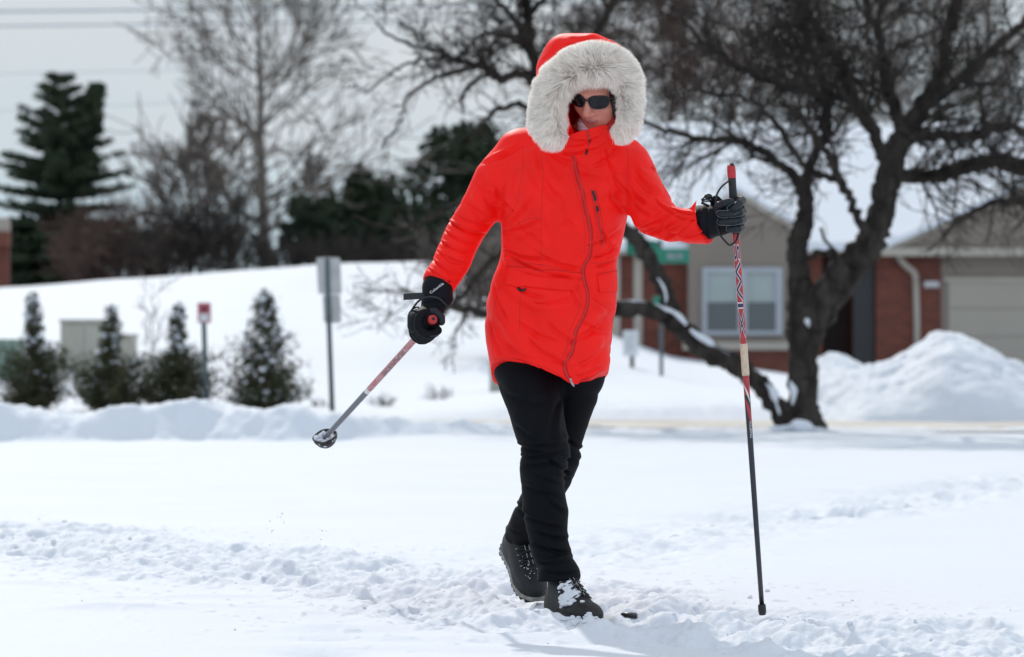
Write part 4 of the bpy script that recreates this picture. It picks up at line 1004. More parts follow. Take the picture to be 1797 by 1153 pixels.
# --- jacket
print('jacket')
JR = [  # py, left, right, half depth, centre Y
 (220, 992, 1076, .094, 11.370), (232, 986, 1080, .100, 11.372), (244, 968, 1090, .106, 11.385), (256, 938, 1104, .110, 11.415), (272, 906, 1114, .114, 11.445), (300, 892, 1114, .128, 11.465),
 (340, 884, 1109, .142, 11.47), (386, 878, 1102, .148, 11.475), (417, 876, 1096, .142, 11.48), (443, 877, 1089, .134, 11.485), (462, 874, 1083, .133, 11.49),
 (495, 861, 1086, .144, 11.49), (530, 853, 1083, .156, 11.495), (568, 849, 1079, .166, 11.50), (603, 852, 1076, .170, 11.50), (640, 858, 1073, .172, 11.50), (673, 863, 1067, .172, 11.50), (700, 866, 1062, .172, 11.50)]
JR = np.array(JR, float)
jk = SDF((-0.36, 11.02, 0.60), (0.66, 11.74, 1.48), 0.0037)
jz = jk.ax[2]
pyz = 600 + (CAM_H - jz) / 11.5 * F
lft = np.interp(pyz, JR[:, 0], JR[:, 1]); rgt = np.interp(pyz, JR[:, 0], JR[:, 2]); hd = np.interp(pyz, JR[:, 0], JR[:, 3]); cyy = np.interp(pyz, JR[:, 0], JR[:, 4])
ker = np.hanning(15); ker /= ker.sum()
sm = lambda a: np.convolve(np.pad(a, 7, mode='edge'), ker, 'valid')
lft, rgt, hd, cyy = map(sm, (lft, rgt, hd, cyy))
cx_ = ((lft+rgt)/2 - 898.5)/F*cyy; hw_ = (rgt-lft)/2/F*cyy
X = jk.ax[0][:, None, None]; Y = jk.ax[1][None, :, None]
q = (np.abs((X-cx_[None, None].astype(np.float32))/hw_[None, None].astype(np.float32))**2.35 + np.abs((Y-cyy[None, None].astype(np.float32))/hd[None, None].astype(np.float32))**2.35)**(1/2.35)
d = (q - 1) * np.minimum(hw_, hd)[None, None].astype(np.float32)
topz = W(0, 229, 11.28)[2]
d = np.maximum(d, jz[None, None] - (topz + 0.020*np.clip((X-W(1015, 0, 11.4)[0])/0.07, -1, 1)))
jk.f = d.astype(np.float32)
# bust and shoulder fullness
jk.ell(W(945, 345, 11.40), (0.085, 0.085, 0.085), 0.05); jk.ell(W(1050, 345, 11.40), (0.080, 0.085, 0.085), 0.05)
jk.limb(chain([(985, 262, 11.44, 46), (918, 278, 11.47, 48)]), 0.04); jk.limb(chain([(1060, 270, 11.44, 42), (1098, 285, 11.46, 42)]), 0.04)
# sleeves, cut flat at the cuffs
ca, cb = W(768, 500, 11.40), W(820, 397, 11.50); dirL = ca - cb
jk.limb(chain([(918, 276, 11.48, 50), (872, 318, 11.50, 43), (845, 360, 11.50, 38), (820, 400, 11.50, 37.5), (797, 450, 11.46, 34), (776, 487, 11.42, 31), (768, 505, 11.40, 30.5), (760, 525, 11.38, 30)]), 0.022, [(ca, dirL + np.array([-0.02, -0.02, 0.0]))])
cuffR = W(1238, 392, 11.20)
jk.limb(chain([(1095, 286, 11.46, 46), (1122, 325, 11.41, 44), (1150, 376, 11.34, 42), (1178, 391, 11.29, 37), (1205, 393, 11.245, 34.5), (1232, 393, 11.205, 34.5), (1262, 392, 11.16, 36)]), 0.018, [(cuffR, np.array([0.90, -0.42, 0.28]))])
# hem: front lower edge (from the photograph), back a little longer
hemx = np.array([858, 866, 886, 925, 960, 985, 999, 1012, 1038, 1063, 1080]); hemy = np.array([640, 637, 634.5, 642, 655, 667, 674, 677, 669, 655, 645])
pxg = 898.5 + jk.ax[0]/11.36*F
hzf = CAM_H - (np.interp(pxg, hemx, hemy)-600)/F*11.34
hzb = CAM_H - (np.interp(pxg, [850, 880, 1060, 1080], [668, 678, 672, 652])-600)/F*11.62
wY = sstep(11.40, 11.58, jk.ax[1])
hz_ = hzf[:, None]*(1-wY)[None] + hzb[:, None]*wY[None]
jk.f = np.maximum(jk.f, (hz_[:, :, None] - jz[None, None]).astype(np.float32)) if True else jk.f
jV, jQ = jk.mesh(3, 0.5)
N = normals(jV, jQ)
CR = [ # x0,y0,x1,y1,width,depth,(mode)
 # right (viewer left) sleeve
 (783,384,855,412,5,.0065),(800,376,862,396,6,.0030),(778,402,842,428,5,.0040),(770,420,832,442,5,.0045),(766,438,822,462,5,.0040),(757,452,812,482,5,.0045),(752,470,802,494,4,.0035),
 (835,318,868,350,8,.0035),(850,345,885,372,8,.0040),(872,330,902,372,7,.0045),(905,300,900,345,7,.0035),(845,285,890,262,8,.0030),(862,276,910,250,7,.0030),(745,486,795,505,3,.0025,0),(815,350,850,376,6,.0025),
 # left (viewer right) sleeve
 (1104,330,1132,352,7,.0050),(1108,352,1140,376,7,.0045),(1112,300,1160,335,9,.0035),(1120,398,1168,372,6,.0045),(1135,412,1182,384,6,.0045),(1158,424,1205,392,6,.0040),(1176,362,1216,372,4,.0035),(1182,376,1220,384,4,.0030),(1188,418,1238,405,4,.0035),(1150,342,1182,372,6,.0040),(1165,405,1215,380,5,.0030),
 # body
 (882,402,950,384,8,.0035),(890,392,930,340,8,.0030),(884,444,1020,486,5,.0045),(880,436,960,452,5,.0040),(900,470,1010,478,6,.0030),(940,440,1020,470,6,.0032),(1040,452,1088,432,5,.0042),(1045,466,1084,452,5,.0040),(1030,430,1092,400,7,.0030),
 (1070,330,1100,372,7,.0035),(1080,300,1103,340,6,.0035),(1040,290,1085,262,8,.0030),(1065,262,1085,300,6,.0035),(960,262,1005,285,8,.0035),(985,268,1030,262,5,.0040),(992,256,1040,246,4,.0040),(1000,245,1060,238,4,.0035),(1030,262,1070,248,5,.0035),
 (902,500,960,520,8,.0030),(930,528,1005,520,9,.0032),(905,560,985,600,9,.0030),(925,590,1000,640,9,.0035),(960,560,1010,600,9,.0030),(880,600,940,630,9,.0028),(1000,600,1060,560,9,.0028),(1012,640,1062,610,8,.0030),(1010,660,1060,640,6,.0028),
 (868,500,890,560,6,.0030),(858,560,880,620,6,.0025),(1040,520,1080,540,7,.0028),(1020,560,1075,585,8,.0025),(950,300,985,350,10,.0025),(985,340,1020,420,9,.0020),(905,385,955,430,9,.0025),(1055,400,1085,440,7,.0030),(1000,480,1020,540,6,.0028),
 (880,640,960,650,4,.0015,0),
]
jV = creases(jV, N, [(a[0], a[1], a[2], a[3], a[4]*0.60, a[5]*(3.0 if a[0] > 855 and a[0] < 1100 else 2.4), *a[6:]) for a in CR])
BR = [(930,290,990,350,13,.010),(945,262,975,330,9,.008),(1058,268,1095,330,11,.009),(1005,270,1035,300,8,.007),(985,400,1025,330,12,.007),(890,420,960,395,11,.009),(1050,350,1098,330,12,.008),(880,500,960,560,14,.009),
      (905,530,1000,545,11,.007),(870,560,930,640,13,.009),(930,600,1000,655,12,.009),(1010,590,1075,540,13,.009),(1015,640,1070,600,11,.008),(1040,530,1078,560,10,.007),(845,300,890,350,12,.009),(820,340,870,395,10,.007),(1115,290,1150,330,12,.008),(1100,400,1150,400,10,.007),(1150,400,1210,415,9,.006),(780,420,815,470,9,.006)]
jV = creases(jV, normals(jV, jQ), BR)
fold = lambda Pq, s_: np.maximum(0, 1 - np.abs(noise3(Pq, s_))*3.2)**2
zl = (jV[:, 2] - 0.65)
rot1 = np.stack([jV[:, 0]*0.8 + jV[:, 2]*0.6, jV[:, 1], -jV[:, 0]*0.6 + jV[:, 2]*0.8], 1)
rot2 = np.stack([jV[:, 0]*0.8 - jV[:, 2]*0.6, jV[:, 1], jV[:, 0]*0.6 + jV[:, 2]*0.8], 1)
jV = jV + N * (0.0022*noise3(jV*8.0, 3) + 0.0014*noise3(jV*[22, 22, 16], 4) + 0.0006*noise3(jV*60, 8)
     - 0.0105*fold(rot1*[6, 6, 13], 12)*np.clip(noise3(jV*6, 31)+0.40, 0, 1) - 0.0100*fold(rot2*[6, 6, 14], 14)*np.clip(noise3(jV*6, 37)+0.40, 0, 1) - 0.007*fold(jV*[5, 5, 17], 19)*np.clip(noise3(jV*5, 41)+0.3, 0, 1))[:, None]
jacket = mesh_obj('jacket', jV, jQ, M['jacket'], person)
jtree = BVHTree.FromPolygons([Vector(v) for v in jV], [tuple(q) for q in jQ.tolist()])
CAMP = Vector((0, 0, CAM_H))
def hit(px, py, tree=None, off=0.0):
    d = Vector(W(px, py, 11.0)) - CAMP; d.normalize()
    loc, nrm, idx, dist = (tree or jtree).ray_cast(CAMP, d)
    if loc is None: return None, None
    return np.array(loc) + np.array(nrm)*off, np.array(nrm)
def drape(rows, n, off, tree=None):
    S_ = spline(np.array(rows, float), n); P = []
    for a in S_:
        p, _ = hit(a[0], a[1], tree, off)
        if p is not None and (not P or np.linalg.norm(p - P[-1]) < 0.03): P.append(p)
    return np.array(P)
def ribbon(P, w, t=0.0012, wave=0):
    """thin strip of width w lying along P, facing the camera"""
    T = np.gradient(P, axis=0); T /= np.linalg.norm(T, axis=1)[:, None]
    A = np.cross(T, [0, -1, 0.0]); A /= np.linalg.norm(A, axis=1)[:, None]; Nn = np.cross(A, T)
    Nn *= np.sign(-Nn[:, 1:2] + 1e-9)
    V = np.stack([P - A*w/2, P - A*w/2 + Nn*t, P + A*w/2 + Nn*t, P + A*w/2], 1).reshape(-1, 3)
    n = len(P); i = np.arange(n-1)[:, None]*4; j = np.arange(4)[None]; j2 = (j+1) % 4
    return V, np.stack([i+j, i+4+j, i+4+j2, i+j2], -1).reshape(-1, 4)
ZIP = [(1008,272),(1010,295),(1021,334),(1030,373),(1036,408),(1034,447),(1024,466),(1023,486),(1031,521),(1025,551),(1010,582),(1003,616),(991,640),(994,656),(1000,668)]
P = lap_p = drape(ZIP, 150, 0.0008)
for _ in range(2): P[1:-1] = (P[:-2] + P[2:] + 2*P[1:-1]) / 4
V, Q = ribbon(P, 0.0050, 0.0018); zipper = mesh_obj('zipper', V, Q, M['zip'], jacket)
g = MB()
for o_ in (-0.0062, 0.0066):
    V, Q = tube(P + np.array([o_, 0.0005, 0]), 0.0010, 5); g.add(V, Q.tolist())
g.obj('zipper_edge', M['seam'], zipper, smooth=True)
g = MB(); p, _ = hit(1001, 669, None, 0.006) if hit(1001, 669)[0] is not None else (W(1001, 668, 11.32), None)
g.tube([p, p + [0.004, -0.002, -0.010], p + [0.010, -0.002, -0.018]], [0.003, 0.0035, 0.002], 6); g.tube([p + [-0.002, 0, 0.006], p], 0.0035, 6)
g.obj('zip_pull', M['hook'], jacket, smooth=True)
# zip at the collar with toggle
P = drape([(1031, 228), (1033, 240), (1036, 250)], 24, 0.001)
if len(P) > 3: V, Q = ribbon(P, 0.006, 0.002); mesh_obj('collar_zip', V, Q, M['zip'], jacket)
g = MB(); p1, _ = hit(1036, 246, None, 0.004); p2, _ = hit(1031, 266, None, 0.006); p3, _ = hit(1028, 271, None, 0.008)
g.tube([W(1034, 230, p1[1]-.01), p1], [0.004, 0.003], 6); g.tube([p1, p2], 0.0011, 5); g.tube([p2 + [.001, 0, .004], p3], [0.0038, 0.0030], 6); g.obj('zip_toggle', M['black'], jacket, smooth=True)
seams = [
 [(949,250),(953,300),(951,350),(949,400),(950,452)], [(884,478),(872,520),(865,560),(863,600),(868,634)],
 [(917,256),(918,290),(912,330),(904,362),(885,388)], [(1101,254),(1102,280),(1101,313),(1101,345),(1100,376)],
 [(876,455),(920,462),(960,466),(1010,479)], [(1036,461),(1060,462),(1080,458)],
 [(1082,480),(1078,540),(1072,600),(1068,640)], [(1000,273),(1003,300),(1013,338),(1022,374),(1027,408),(1025,444)],
 [(868,632),(900,629),(930,636),(965,649),(988,664)], [(1010,671),(1035,662),(1060,650)], [(905,395),(928,384),(950,382)],
 [(915,500),(912,545),(912,580)],
 [(745,481),(765,486),(800,497)], [(1219,362),(1226,380),(1234,402),(1242,420)], [(783,386),(815,398),(853,413)],
 [(1010,490),(1020,520),(1014,548),(1000,580),(994,612),(984,636)],
]
for s_ in seams:
    P = drape(s_, 60, -0.0003)
    if len(P) > 4:
        V, Q = tube(P, 0.0009, 5); mesh_obj('seam', V, Q, M['seam'], jacket)
def flap(poly, name, mat, off=0.0015, th=0.004, n=14):
    """cloth flap: quad patch given by 4 photo corners, laid over the surface"""
    a, b_, c, d_ = [np.array(q, float) for q in poly]; G = []
    for v in np.linspace(0, 1, n):
        for u in np.linspace(0, 1, n):
            q = (a*(1-u)+b_*u)*(1-v) + (d_*(1-u)+c*u)*v
            p, nn = hit(q[0], q[1], None, off + 0.003*v)
            if p is None: p = G[-1] if G else np.zeros(3)
            G.append(p)
    G = np.array(G); B = G + np.array([0, 0.004, 0]); m = n*n
    Fq = [(i*n+j, i*n+j+1, (i+1)*n+j+1, (i+1)*n+j) for i in range(n-1) for j in range(n-1)]
    Fb = [tuple(m+i for i in f[::-1]) for f in Fq]
    rim = [(0*n+j) for j in range(n)] + [(i*n+n-1) for i in range(1, n)] + [((n-1)*n+j) for j in range(n-2, -1, -1)] + [(i*n) for i in range(n-2, 0, -1)]
    Fr = [(rim[k], rim[k]+m, rim[(k+1) % len(rim)]+m, rim[(k+1) % len(rim)]) for k in range(len(rim))]
    return mesh_obj(name, np.concatenate([G, B]), [list(f) for f in Fq+Fb+Fr], mat, jacket)
flap([(889,466),(1020,478),(1012,512),(884,500)], 'pocket_flap', M['flap'])
flap([(1047,482),(1085,473),(1084,511),(1051,513)], 'pocket_flap', M['flap'])
for s_ in ([(889,467),(950,473),(1020,479)], [(1047,483),(1066,478),(1085,474)]):
    P = drape(s_, 40, 0.0034); V, Q = tube(P, 0.0008, 5); mesh_obj('seam', V, Q, M['seam'], jacket)
P = drape([(908,506),(916,508),(924,507)], 10, 0.004); V, Q = ribbon(P, 0.006, 0.003); mesh_obj('pocket_tab', V, Q, M['black'], jacket)
P = drape([(1041,336),(1046,360),(1052,395),(1058,430)], 60, 0.0008); V, Q = ribbon(P, 0.005, 0.002)
cz_ = mesh_obj('chest_zip', V, Q, M['zip'], jacket)
for s_, w_ in (([(1040,335),(1043,343),(1045,352)], .0075), ([(1047,362),(1048,366),(1049,370)], .0075)):
    P = drape(s_, 10, 0.003); V, Q = ribbon(P, w_, 0.003); mesh_obj('zip_pull', V, Q, M['black'], jacket)
for s_ in ([(1037,330),(1042,365),(1047,400),(1054,432)], [(1046,330),(1052,362),(1058,396),(1063,428)]):
    P = drape(s_, 50, 0.0); V, Q = tube(P, 0.0007, 5); mesh_obj('seam', V, Q, M['seam'], jacket)
# drawcord ends at the side
g = MB(); p, _ = hit(1084, 520, None, 0.002)
if p is not None: g.tube([p, p+[0.012, 0, -0.010], p+[0.020, 0, -0.018]], [0.0015, 0.002, 0.003], 5); g.obj('drawcord', M['black'], jacket, smooth=True)
# small mark on the viewer's right shoulder
p, nn = hit(1146, 296, None, 0.001)
if p is not None:
    g = MB(); g.tube([p+[-.006, 0, .006], p+[.006, 0.001, -.006]], 0.0012, 4); g.tube([p+[-.002, 0, .009], p+[.008, 0.001, -.001]], 0.0008, 4); g.obj('sleeve_emblem', M['seam'], jacket)
# flared storm tab of the cuff
ct = W(1222, 362, 11.19)
g = MB(); g.prism([(W(1210,367,11.17)[0], W(1210,367,11.17)[2]), (W(1219,372,11.17)[0], W(1219,372,11.17)[2]), (W(1222,352,11.17)[0], W(1222,352,11.17)[2])], 11.155, 11.175); g.obj('cuff_tab', M['jacket'], jacket)

# --- hood
print('hood')
hh = SDF((-0.02, 11.12, 1.28), (0.48, 11.66, 1.80), 0.0045)
hh.ell(W(1025, 158, 11.42), (0.140, 0.150, 0.162), 0, e=2.2)
hh.limb(chain([(994, 88, 11.37, 27), (1040, 84, 11.31, 26), (1070, 96, 11.28, 24)]), 0.03)
hh.limb(chain([(972, 120, 11.42, 28), (985, 95, 11.40, 28)]), 0.03)
hh.ell(W(1005, 250, 11.50), (0.13, 0.10, 0.07), 0.05)
# hollow for the head, opening towards the face
oc = W(1046, 190, 11.20)
hh.ell(W(1042, 180, 11.38), (0.098, 0.140, 0.118), 0.01, 'sub')
hh.limb([np.array([*W(1044, 192, 11.40), 0.085]), np.array([*W(1046, 196, 11.05), 0.10])], 0.01)if False else None
hh.ell(oc, (0.085, 0.18, 0.105), 0.01, 'sub')
hh.f = np.maximum(hh.f, (11.265 + 0*hh.ax[1])[None, :1, None]*0 + (11.262 - hh.ax[1])[None, :, None].astype(np.float32) + 0.35*np.maximum(0, (1.62 - hh.ax[2]))[None, None, :].astype(np.float32)*0.4)
hV, hQ = hh.mesh(3)
N = normals(hV, hQ)
hV = creases(hV, N, [(958,112,1005,72,6,.006),(968,125,1020,78,5,.0045),(950,130,985,100,6,.004),(1000,66,1040,64,4,.003),(985,78,1035,70,4,.0035),(952,105,975,80,4,.004)])
hV += N * (0.0015*noise3(hV*14, 5))[:, None]
hood = mesh_obj('hood', hV, hQ, M['jacket'], jacket)
htree = BVHTree.FromPolygons([Vector(v) for v in hV], [tuple(q) for q in hQ.tolist()])
for s_ in ([(978,70),(1005,66),(1035,62)], [(952,118),(975,92),(1010,74),(1045,66)]):
    P = drape(s_, 30, -0.0002, htree)
    if len(P) > 4: V, Q = tube(P, 0.0008, 5); mesh_obj('seam', V, Q, M['seam'], hood)

# --- fur trim
print('fur')
rg = np.random.default_rng(77)
FURP = [(986,248,13,11.285),(973,238,25,11.275),(963,215,33,11.27),(961,188,35,11.265),(968,156,35,11.255),(994,125,39,11.24),(1034,108,42,11.225),(1072,111,39,11.23),(1096,138,30,11.24),(1104,172,23,11.25),(1102,204,22,11.26),(1093,227,20,11.275),(1082,237,13,11.29)]
RS = spline(np.array([(1042+(a-1042)*0.925, 190+(c-190)*0.945, r*0.81, d) for a, c, r, d in FURP], float), 120)
FC = np.array([W(a[0], a[1], a[3]) for a in RS]); FR = RS[:, 2]/F*11.26
FT = np.gradient(FC, axis=0); FT /= np.linalg.norm(FT, axis=1)[:, None]
CEN = W(1042, 190, 11.27)
OUTV = FC - CEN; OUTV[:, 1] = 0; OUTV -= FT*(OUTV*FT).sum(1)[:, None]; OUTV /= np.linalg.norm(OUTV, axis=1)[:, None]
FWDV = np.cross(FT, OUTV); FWDV *= np.sign(-FWDV[:, 1:2])
NB = 24
ang = np.arange(NB)*2*math.pi/NB
core = FC[:, None] + FR[:, None, None]*0.53*(np.cos(ang)[None, :, None]*OUTV[:, None] + 0.85*np.sin(ang)[None, :, None]*FWDV[:, None])
cQ = np.stack([np.arange(119)[:, None]*NB + np.arange(NB)[None], np.arange(119)[:, None]*NB + (np.arange(NB)[None]+1) % NB, (np.arange(119)[:, None]+1)*NB + (np.arange(NB)[None]+1) % NB, (np.arange(119)[:, None]+1)*NB + np.arange(NB)[None]], -1).reshape(-1, 4)
coreV = core.reshape(-1, 3); coreC = np.tile([0.86, 0.83, 0.80], (len(coreV), 1))
NS = 62000
si = rg.random(NS)**1.0*118.99; i0 = si.astype(int); ff = (si-i0)[:, None]
c_ = FC[i0]*(1-ff)+FC[i0+1]*ff; o_ = OUTV[i0]; fw_ = FWDV[i0]; tn = FT[i0]; rr = (FR[i0]*(1-ff[:, 0])+FR[i0+1]*ff[:, 0])[:, None]
al = rg.random((NS, 1))*2*math.pi
rad_dir = np.cos(al)*o_ + 0.85*np.sin(al)*fw_
root = c_ + rr*0.50*rad_dir
# clumps lean together
cl = np.stack([noise3(root*38, 1), noise3(root*38, 5), noise3(root*38, 9)], 1)
cl2 = np.stack([noise3(root*90, 2), noise3(root*90, 6), noise3(root*90, 11)], 1)
inner = sstep(-0.25, -0.85, np.cos(al))
out_b = (o_*(0.95 - 0.95*inner) + fw_*0.30)
dirv = rad_dir*0.34 + out_b + cl*0.50 + cl2*0.34 + rg.normal(0, 0.10, (NS, 3)) + np.array([0, 0, -0.22])
dirv /= np.linalg.norm(dirv, axis=1)[:, None]
ln_ = rr*(0.70 + 0.45*rg.random((NS, 1)))*(1 + 0.35*cl[:, :1])*(1 - 0.50*inner)
ln_ = np.clip(ln_*1.25, 0.010, 0.052)
droop = np.array([0, 0, -0.18]) + tn*rg.normal(0, 0.12, (NS, 1)) + cl2*0.15
sdv = np.cross(dirv, rg.normal(0, 1, (NS, 3))*0.6 + np.array([0, 1.0, 0])); sdv /= np.linalg.norm(sdv, axis=1)[:, None] + 1e-9
fl_ = np.sign((np.cross(sdv, dirv)*(rad_dir + fw_*0.5)).sum(1))[:, None]; fl_[fl_ == 0] = 1; sdv *= fl_
w0 = 0.00065 + 0.0005*rg.random((NS, 1))
ring = []
for t_, wf in ((0, 1.0), (0.35, 1.0), (0.72, 0.7), (1.0, 0.08)):
    pc = root + dirv*ln_*t_ + droop*ln_*t_*t_
    ring.append(pc - sdv*w0*wf); ring.append(pc + sdv*w0*wf)
sV = np.stack(ring, 1)
bq = np.arange(NS)[:, None]*8
sQ = np.concatenate([bq + np.array([[0, 1, 3, 2]]), bq + np.array([[2, 3, 5, 4]]), bq + np.array([[4, 5, 7, 6]])])
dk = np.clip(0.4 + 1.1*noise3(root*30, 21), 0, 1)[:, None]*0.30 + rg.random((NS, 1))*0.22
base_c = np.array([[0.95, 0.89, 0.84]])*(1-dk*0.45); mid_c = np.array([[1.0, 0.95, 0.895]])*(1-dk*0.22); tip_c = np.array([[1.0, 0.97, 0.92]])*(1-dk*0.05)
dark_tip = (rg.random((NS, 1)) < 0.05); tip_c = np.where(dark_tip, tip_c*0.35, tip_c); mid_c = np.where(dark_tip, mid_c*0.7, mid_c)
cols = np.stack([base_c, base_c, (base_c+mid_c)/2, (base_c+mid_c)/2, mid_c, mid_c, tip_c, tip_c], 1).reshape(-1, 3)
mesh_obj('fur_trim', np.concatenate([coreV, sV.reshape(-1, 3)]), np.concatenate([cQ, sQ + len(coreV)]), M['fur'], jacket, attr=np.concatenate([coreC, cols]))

# red inner hood edge and dark hair at the side of the face
g = MB(); g.tube(spline([W(1084,150,11.345), W(1085,180,11.33), W(1077,208,11.32), W(1066,228,11.315)], 20), [0.012]*20, 10); g.obj('hood_lining', M['lining'], hood, smooth=True)
hs = SDF(HC - 0.16, HC + 0.16, 0.004)
hs.ell(HD(0, -0.026, 0.045), (0.083, 0.098, 0.092), 0, M=HM)
hs.ell(HD(0.066, 0.022, -0.010), (0.020, 0.046, 0.090), 0.02, M=HM)
hs.ell(HD(-0.066, 0.005, -0.010), (0.016, 0.035, 0.075), 0.02, M=HM)
hs.ell(HD(-0.012, 0.075, -0.035), (0.060, 0.075, 0.092), 0.008, 'sub', M=HM)
hVh, hQh = hs.mesh(2); mesh_obj('hair', hVh, hQh, M['hair'], person)

# --- neck gaiter
gs = SDF(HD(0, 0.02, -0.15) - 0.13, HD(0, 0.02, -0.15) + 0.13, 0.004)
gc = HD(-0.004, 0.018, -0.107)
gs.ell(gc, (0.063, 0.077, 0.036), 0, M=HM, e=2.5); gs.ell(HD(0, -0.01, -0.15), (0.062, 0.066, 0.04), 0.02, M=HM)
gVv, gQq = gs.mesh(2); N = normals(gVv, gQq)
gVv = creases(gVv, N, [(998,216,1045,222,4,.003),(1000,226,1040,228,4,.003),(996,208,1015,220,3,.003)])
gaiter = mesh_obj('neck_gaiter', gVv, gQq, M['gaiter'], person)
gtree = BVHTree.FromPolygons([Vector(v) for v in gVv], [tuple(q) for q in gQq.tolist()])
g = MB(); ok = 0
for (x, y, r) in ((1006, 226, 3.5), (1003, 230, 3), (1010, 229, 2.5), (1000, 224, 2)):
    p, nn = hit(x, y, gtree, 0.0004)
    if p is not None:
        v = IV*np.array([r, 0.6, r*0.8])*11.3/F; g.add(v + p, IF.tolist()); ok = 1
if ok: g.obj('red_motif', M['lining'], gaiter, smooth=True)
g = MB(); ok = 0
for (x, y, r) in ((1048, 215, 4), (1054, 212, 3.5), (1042, 220, 2.5)):
    p, nn = hit(x, y, gtree, 0.0004)
    if p is not None:
        v = IV*np.array([r, 0.8, r*0.8])*11.3/F; g.add(v + p, IF.tolist()); ok = 1
if ok: g.obj('navy_motif', M['pole_navy'], gaiter, smooth=True)

# --- sunglasses
sg = MB()
fr = MB()
def lens_pts(sx, k=1.0, df=0.0):
    P = []
    for t in np.linspace(0, 2*math.pi, 33)[:-1]:
        cx, sy = math.cos(t), math.sin(t)
        x = 0.0355*1.0*np.sign(1) ; rx, ru = 0.0275, 0.0195
        ee = 2.7
        X = rx*k*np.sign(cx)*abs(cx)**(2/ee); Uu = ru*k*np.sign(sy)*abs(sy)**(2/ee)
        if sy < 0: X *= 0.93
        xx = sx*0.0345 + X
        P.append(HD(xx, 0.1035 + df - 5.5*xx*xx, 0.004 + Uu))
    return P
for sx in (-1, 1):
    P = lens_pts(sx); c = HD(sx*0.0345, 0.1065 - 5.5*0.0345**2, 0.004)
    V = P + [q - fwd*0.003 for q in P] + [c, c - fwd*0.003]; n = 32
    Fq = [(64, i, (i+1) % n) for i in range(n)] + [(65, n+(i+1) % n, n+i) for i in range(n)] + [(i, i+n, (i+1) % n+n, (i+1) % n) for i in range(n)]
    sgl = MB(); sgl.add(V, Fq); 
    if sx == -1: glasses = None
    fr_p = lens_pts(sx, 1.03, 0.0); fr_p = np.array(fr_p + [fr_p[0], fr_p[1]]); V, Q = tube(fr_p, 0.0026, 7, False); fr.add(V, Q.tolist())
    sg.add(sgl.V[0], sgl.Fc)
fr.tube([HD(-0.011, 0.105, 0.010), HD(0, 0.1075, 0.012), HD(0.011, 0.105, 0.010)], 0.0028, 6)
for sx in (-1, 1): fr.tube([HD(sx*0.060, 0.086, 0.012), HD(sx*0.068, 0.070, 0.012), HD(sx*0.074, 0.0, 0.006)], [0.004, 0.0035, 0.002], 6)
glasses = fr.obj('sunglasses', M['frame'], person, smooth=True)
sg.obj('lens', M['lens'], glasses, smooth=False)

# --- trousers
print('trousers')
tr = SDF((-0.06, 11.08, 0.04), (0.36, 12.02, 0.84), 0.0045)
tr.limb(chain(TRF), 0.01,
        [(W(984, 1017, 11.40), (0.08, 0, -1))])
tr.limb(chain(TRR), 0.012, [(W(914, 947, 11.87), (-0.25, 0.45, -1))])
tV, tQ = tr.mesh(3); N = normals(tV, tQ)
tV = creases(tV, N, [(a[0], a[1], a[2], a[3], a[4]*0.75, a[5]*1.9) for a in [(905,778,960,792,5,.006),(912,800,985,790,5,.006),(915,815,975,808,5,.005),(930,780,1000,770,6,.005),(960,800,1000,828,6,.006),(905,745,950,770,7,.004),(920,850,985,870,7,.004),(925,905,985,925,6,.005),(940,930,998,945,5,.006),(930,950,1000,968,5,.006),(945,985,1005,978,5,.006),(955,1000,1012,1003,4,.005),(985,700,975,780,8,.005),(890,690,960,700,10,.003),(940,830,990,850,7,.004),(1000,770,1024,790,5,.006),(985,800,1020,806,5,.005),(975,830,1005,838,5,.005),(905,880,925,905,5,.004),(895,925,925,935,5,.004),(960,870,992,900,6,.004)]], front=False)
tV += N * (-0.008*fold(tV*[6, 6, 12], 23)*np.clip(noise3(tV*5, 43)+0.4, 0, 1) + 0.0030*noise3(tV*[14, 14, 9], 3) + 0.001*noise3(tV*40, 6))[:, None]
trousers = mesh_obj('trousers', tV, tQ, M['pants'], person)
g = MB(); p = W(1014, 1010, 11.37); g.tube([p, p+[.006, 0, -.004], p+[.007, 0, -.010], p+[.001, 0, -.012]], 0.0018, 5); g.obj('hem_loop', M['black'], trousers, smooth=True)

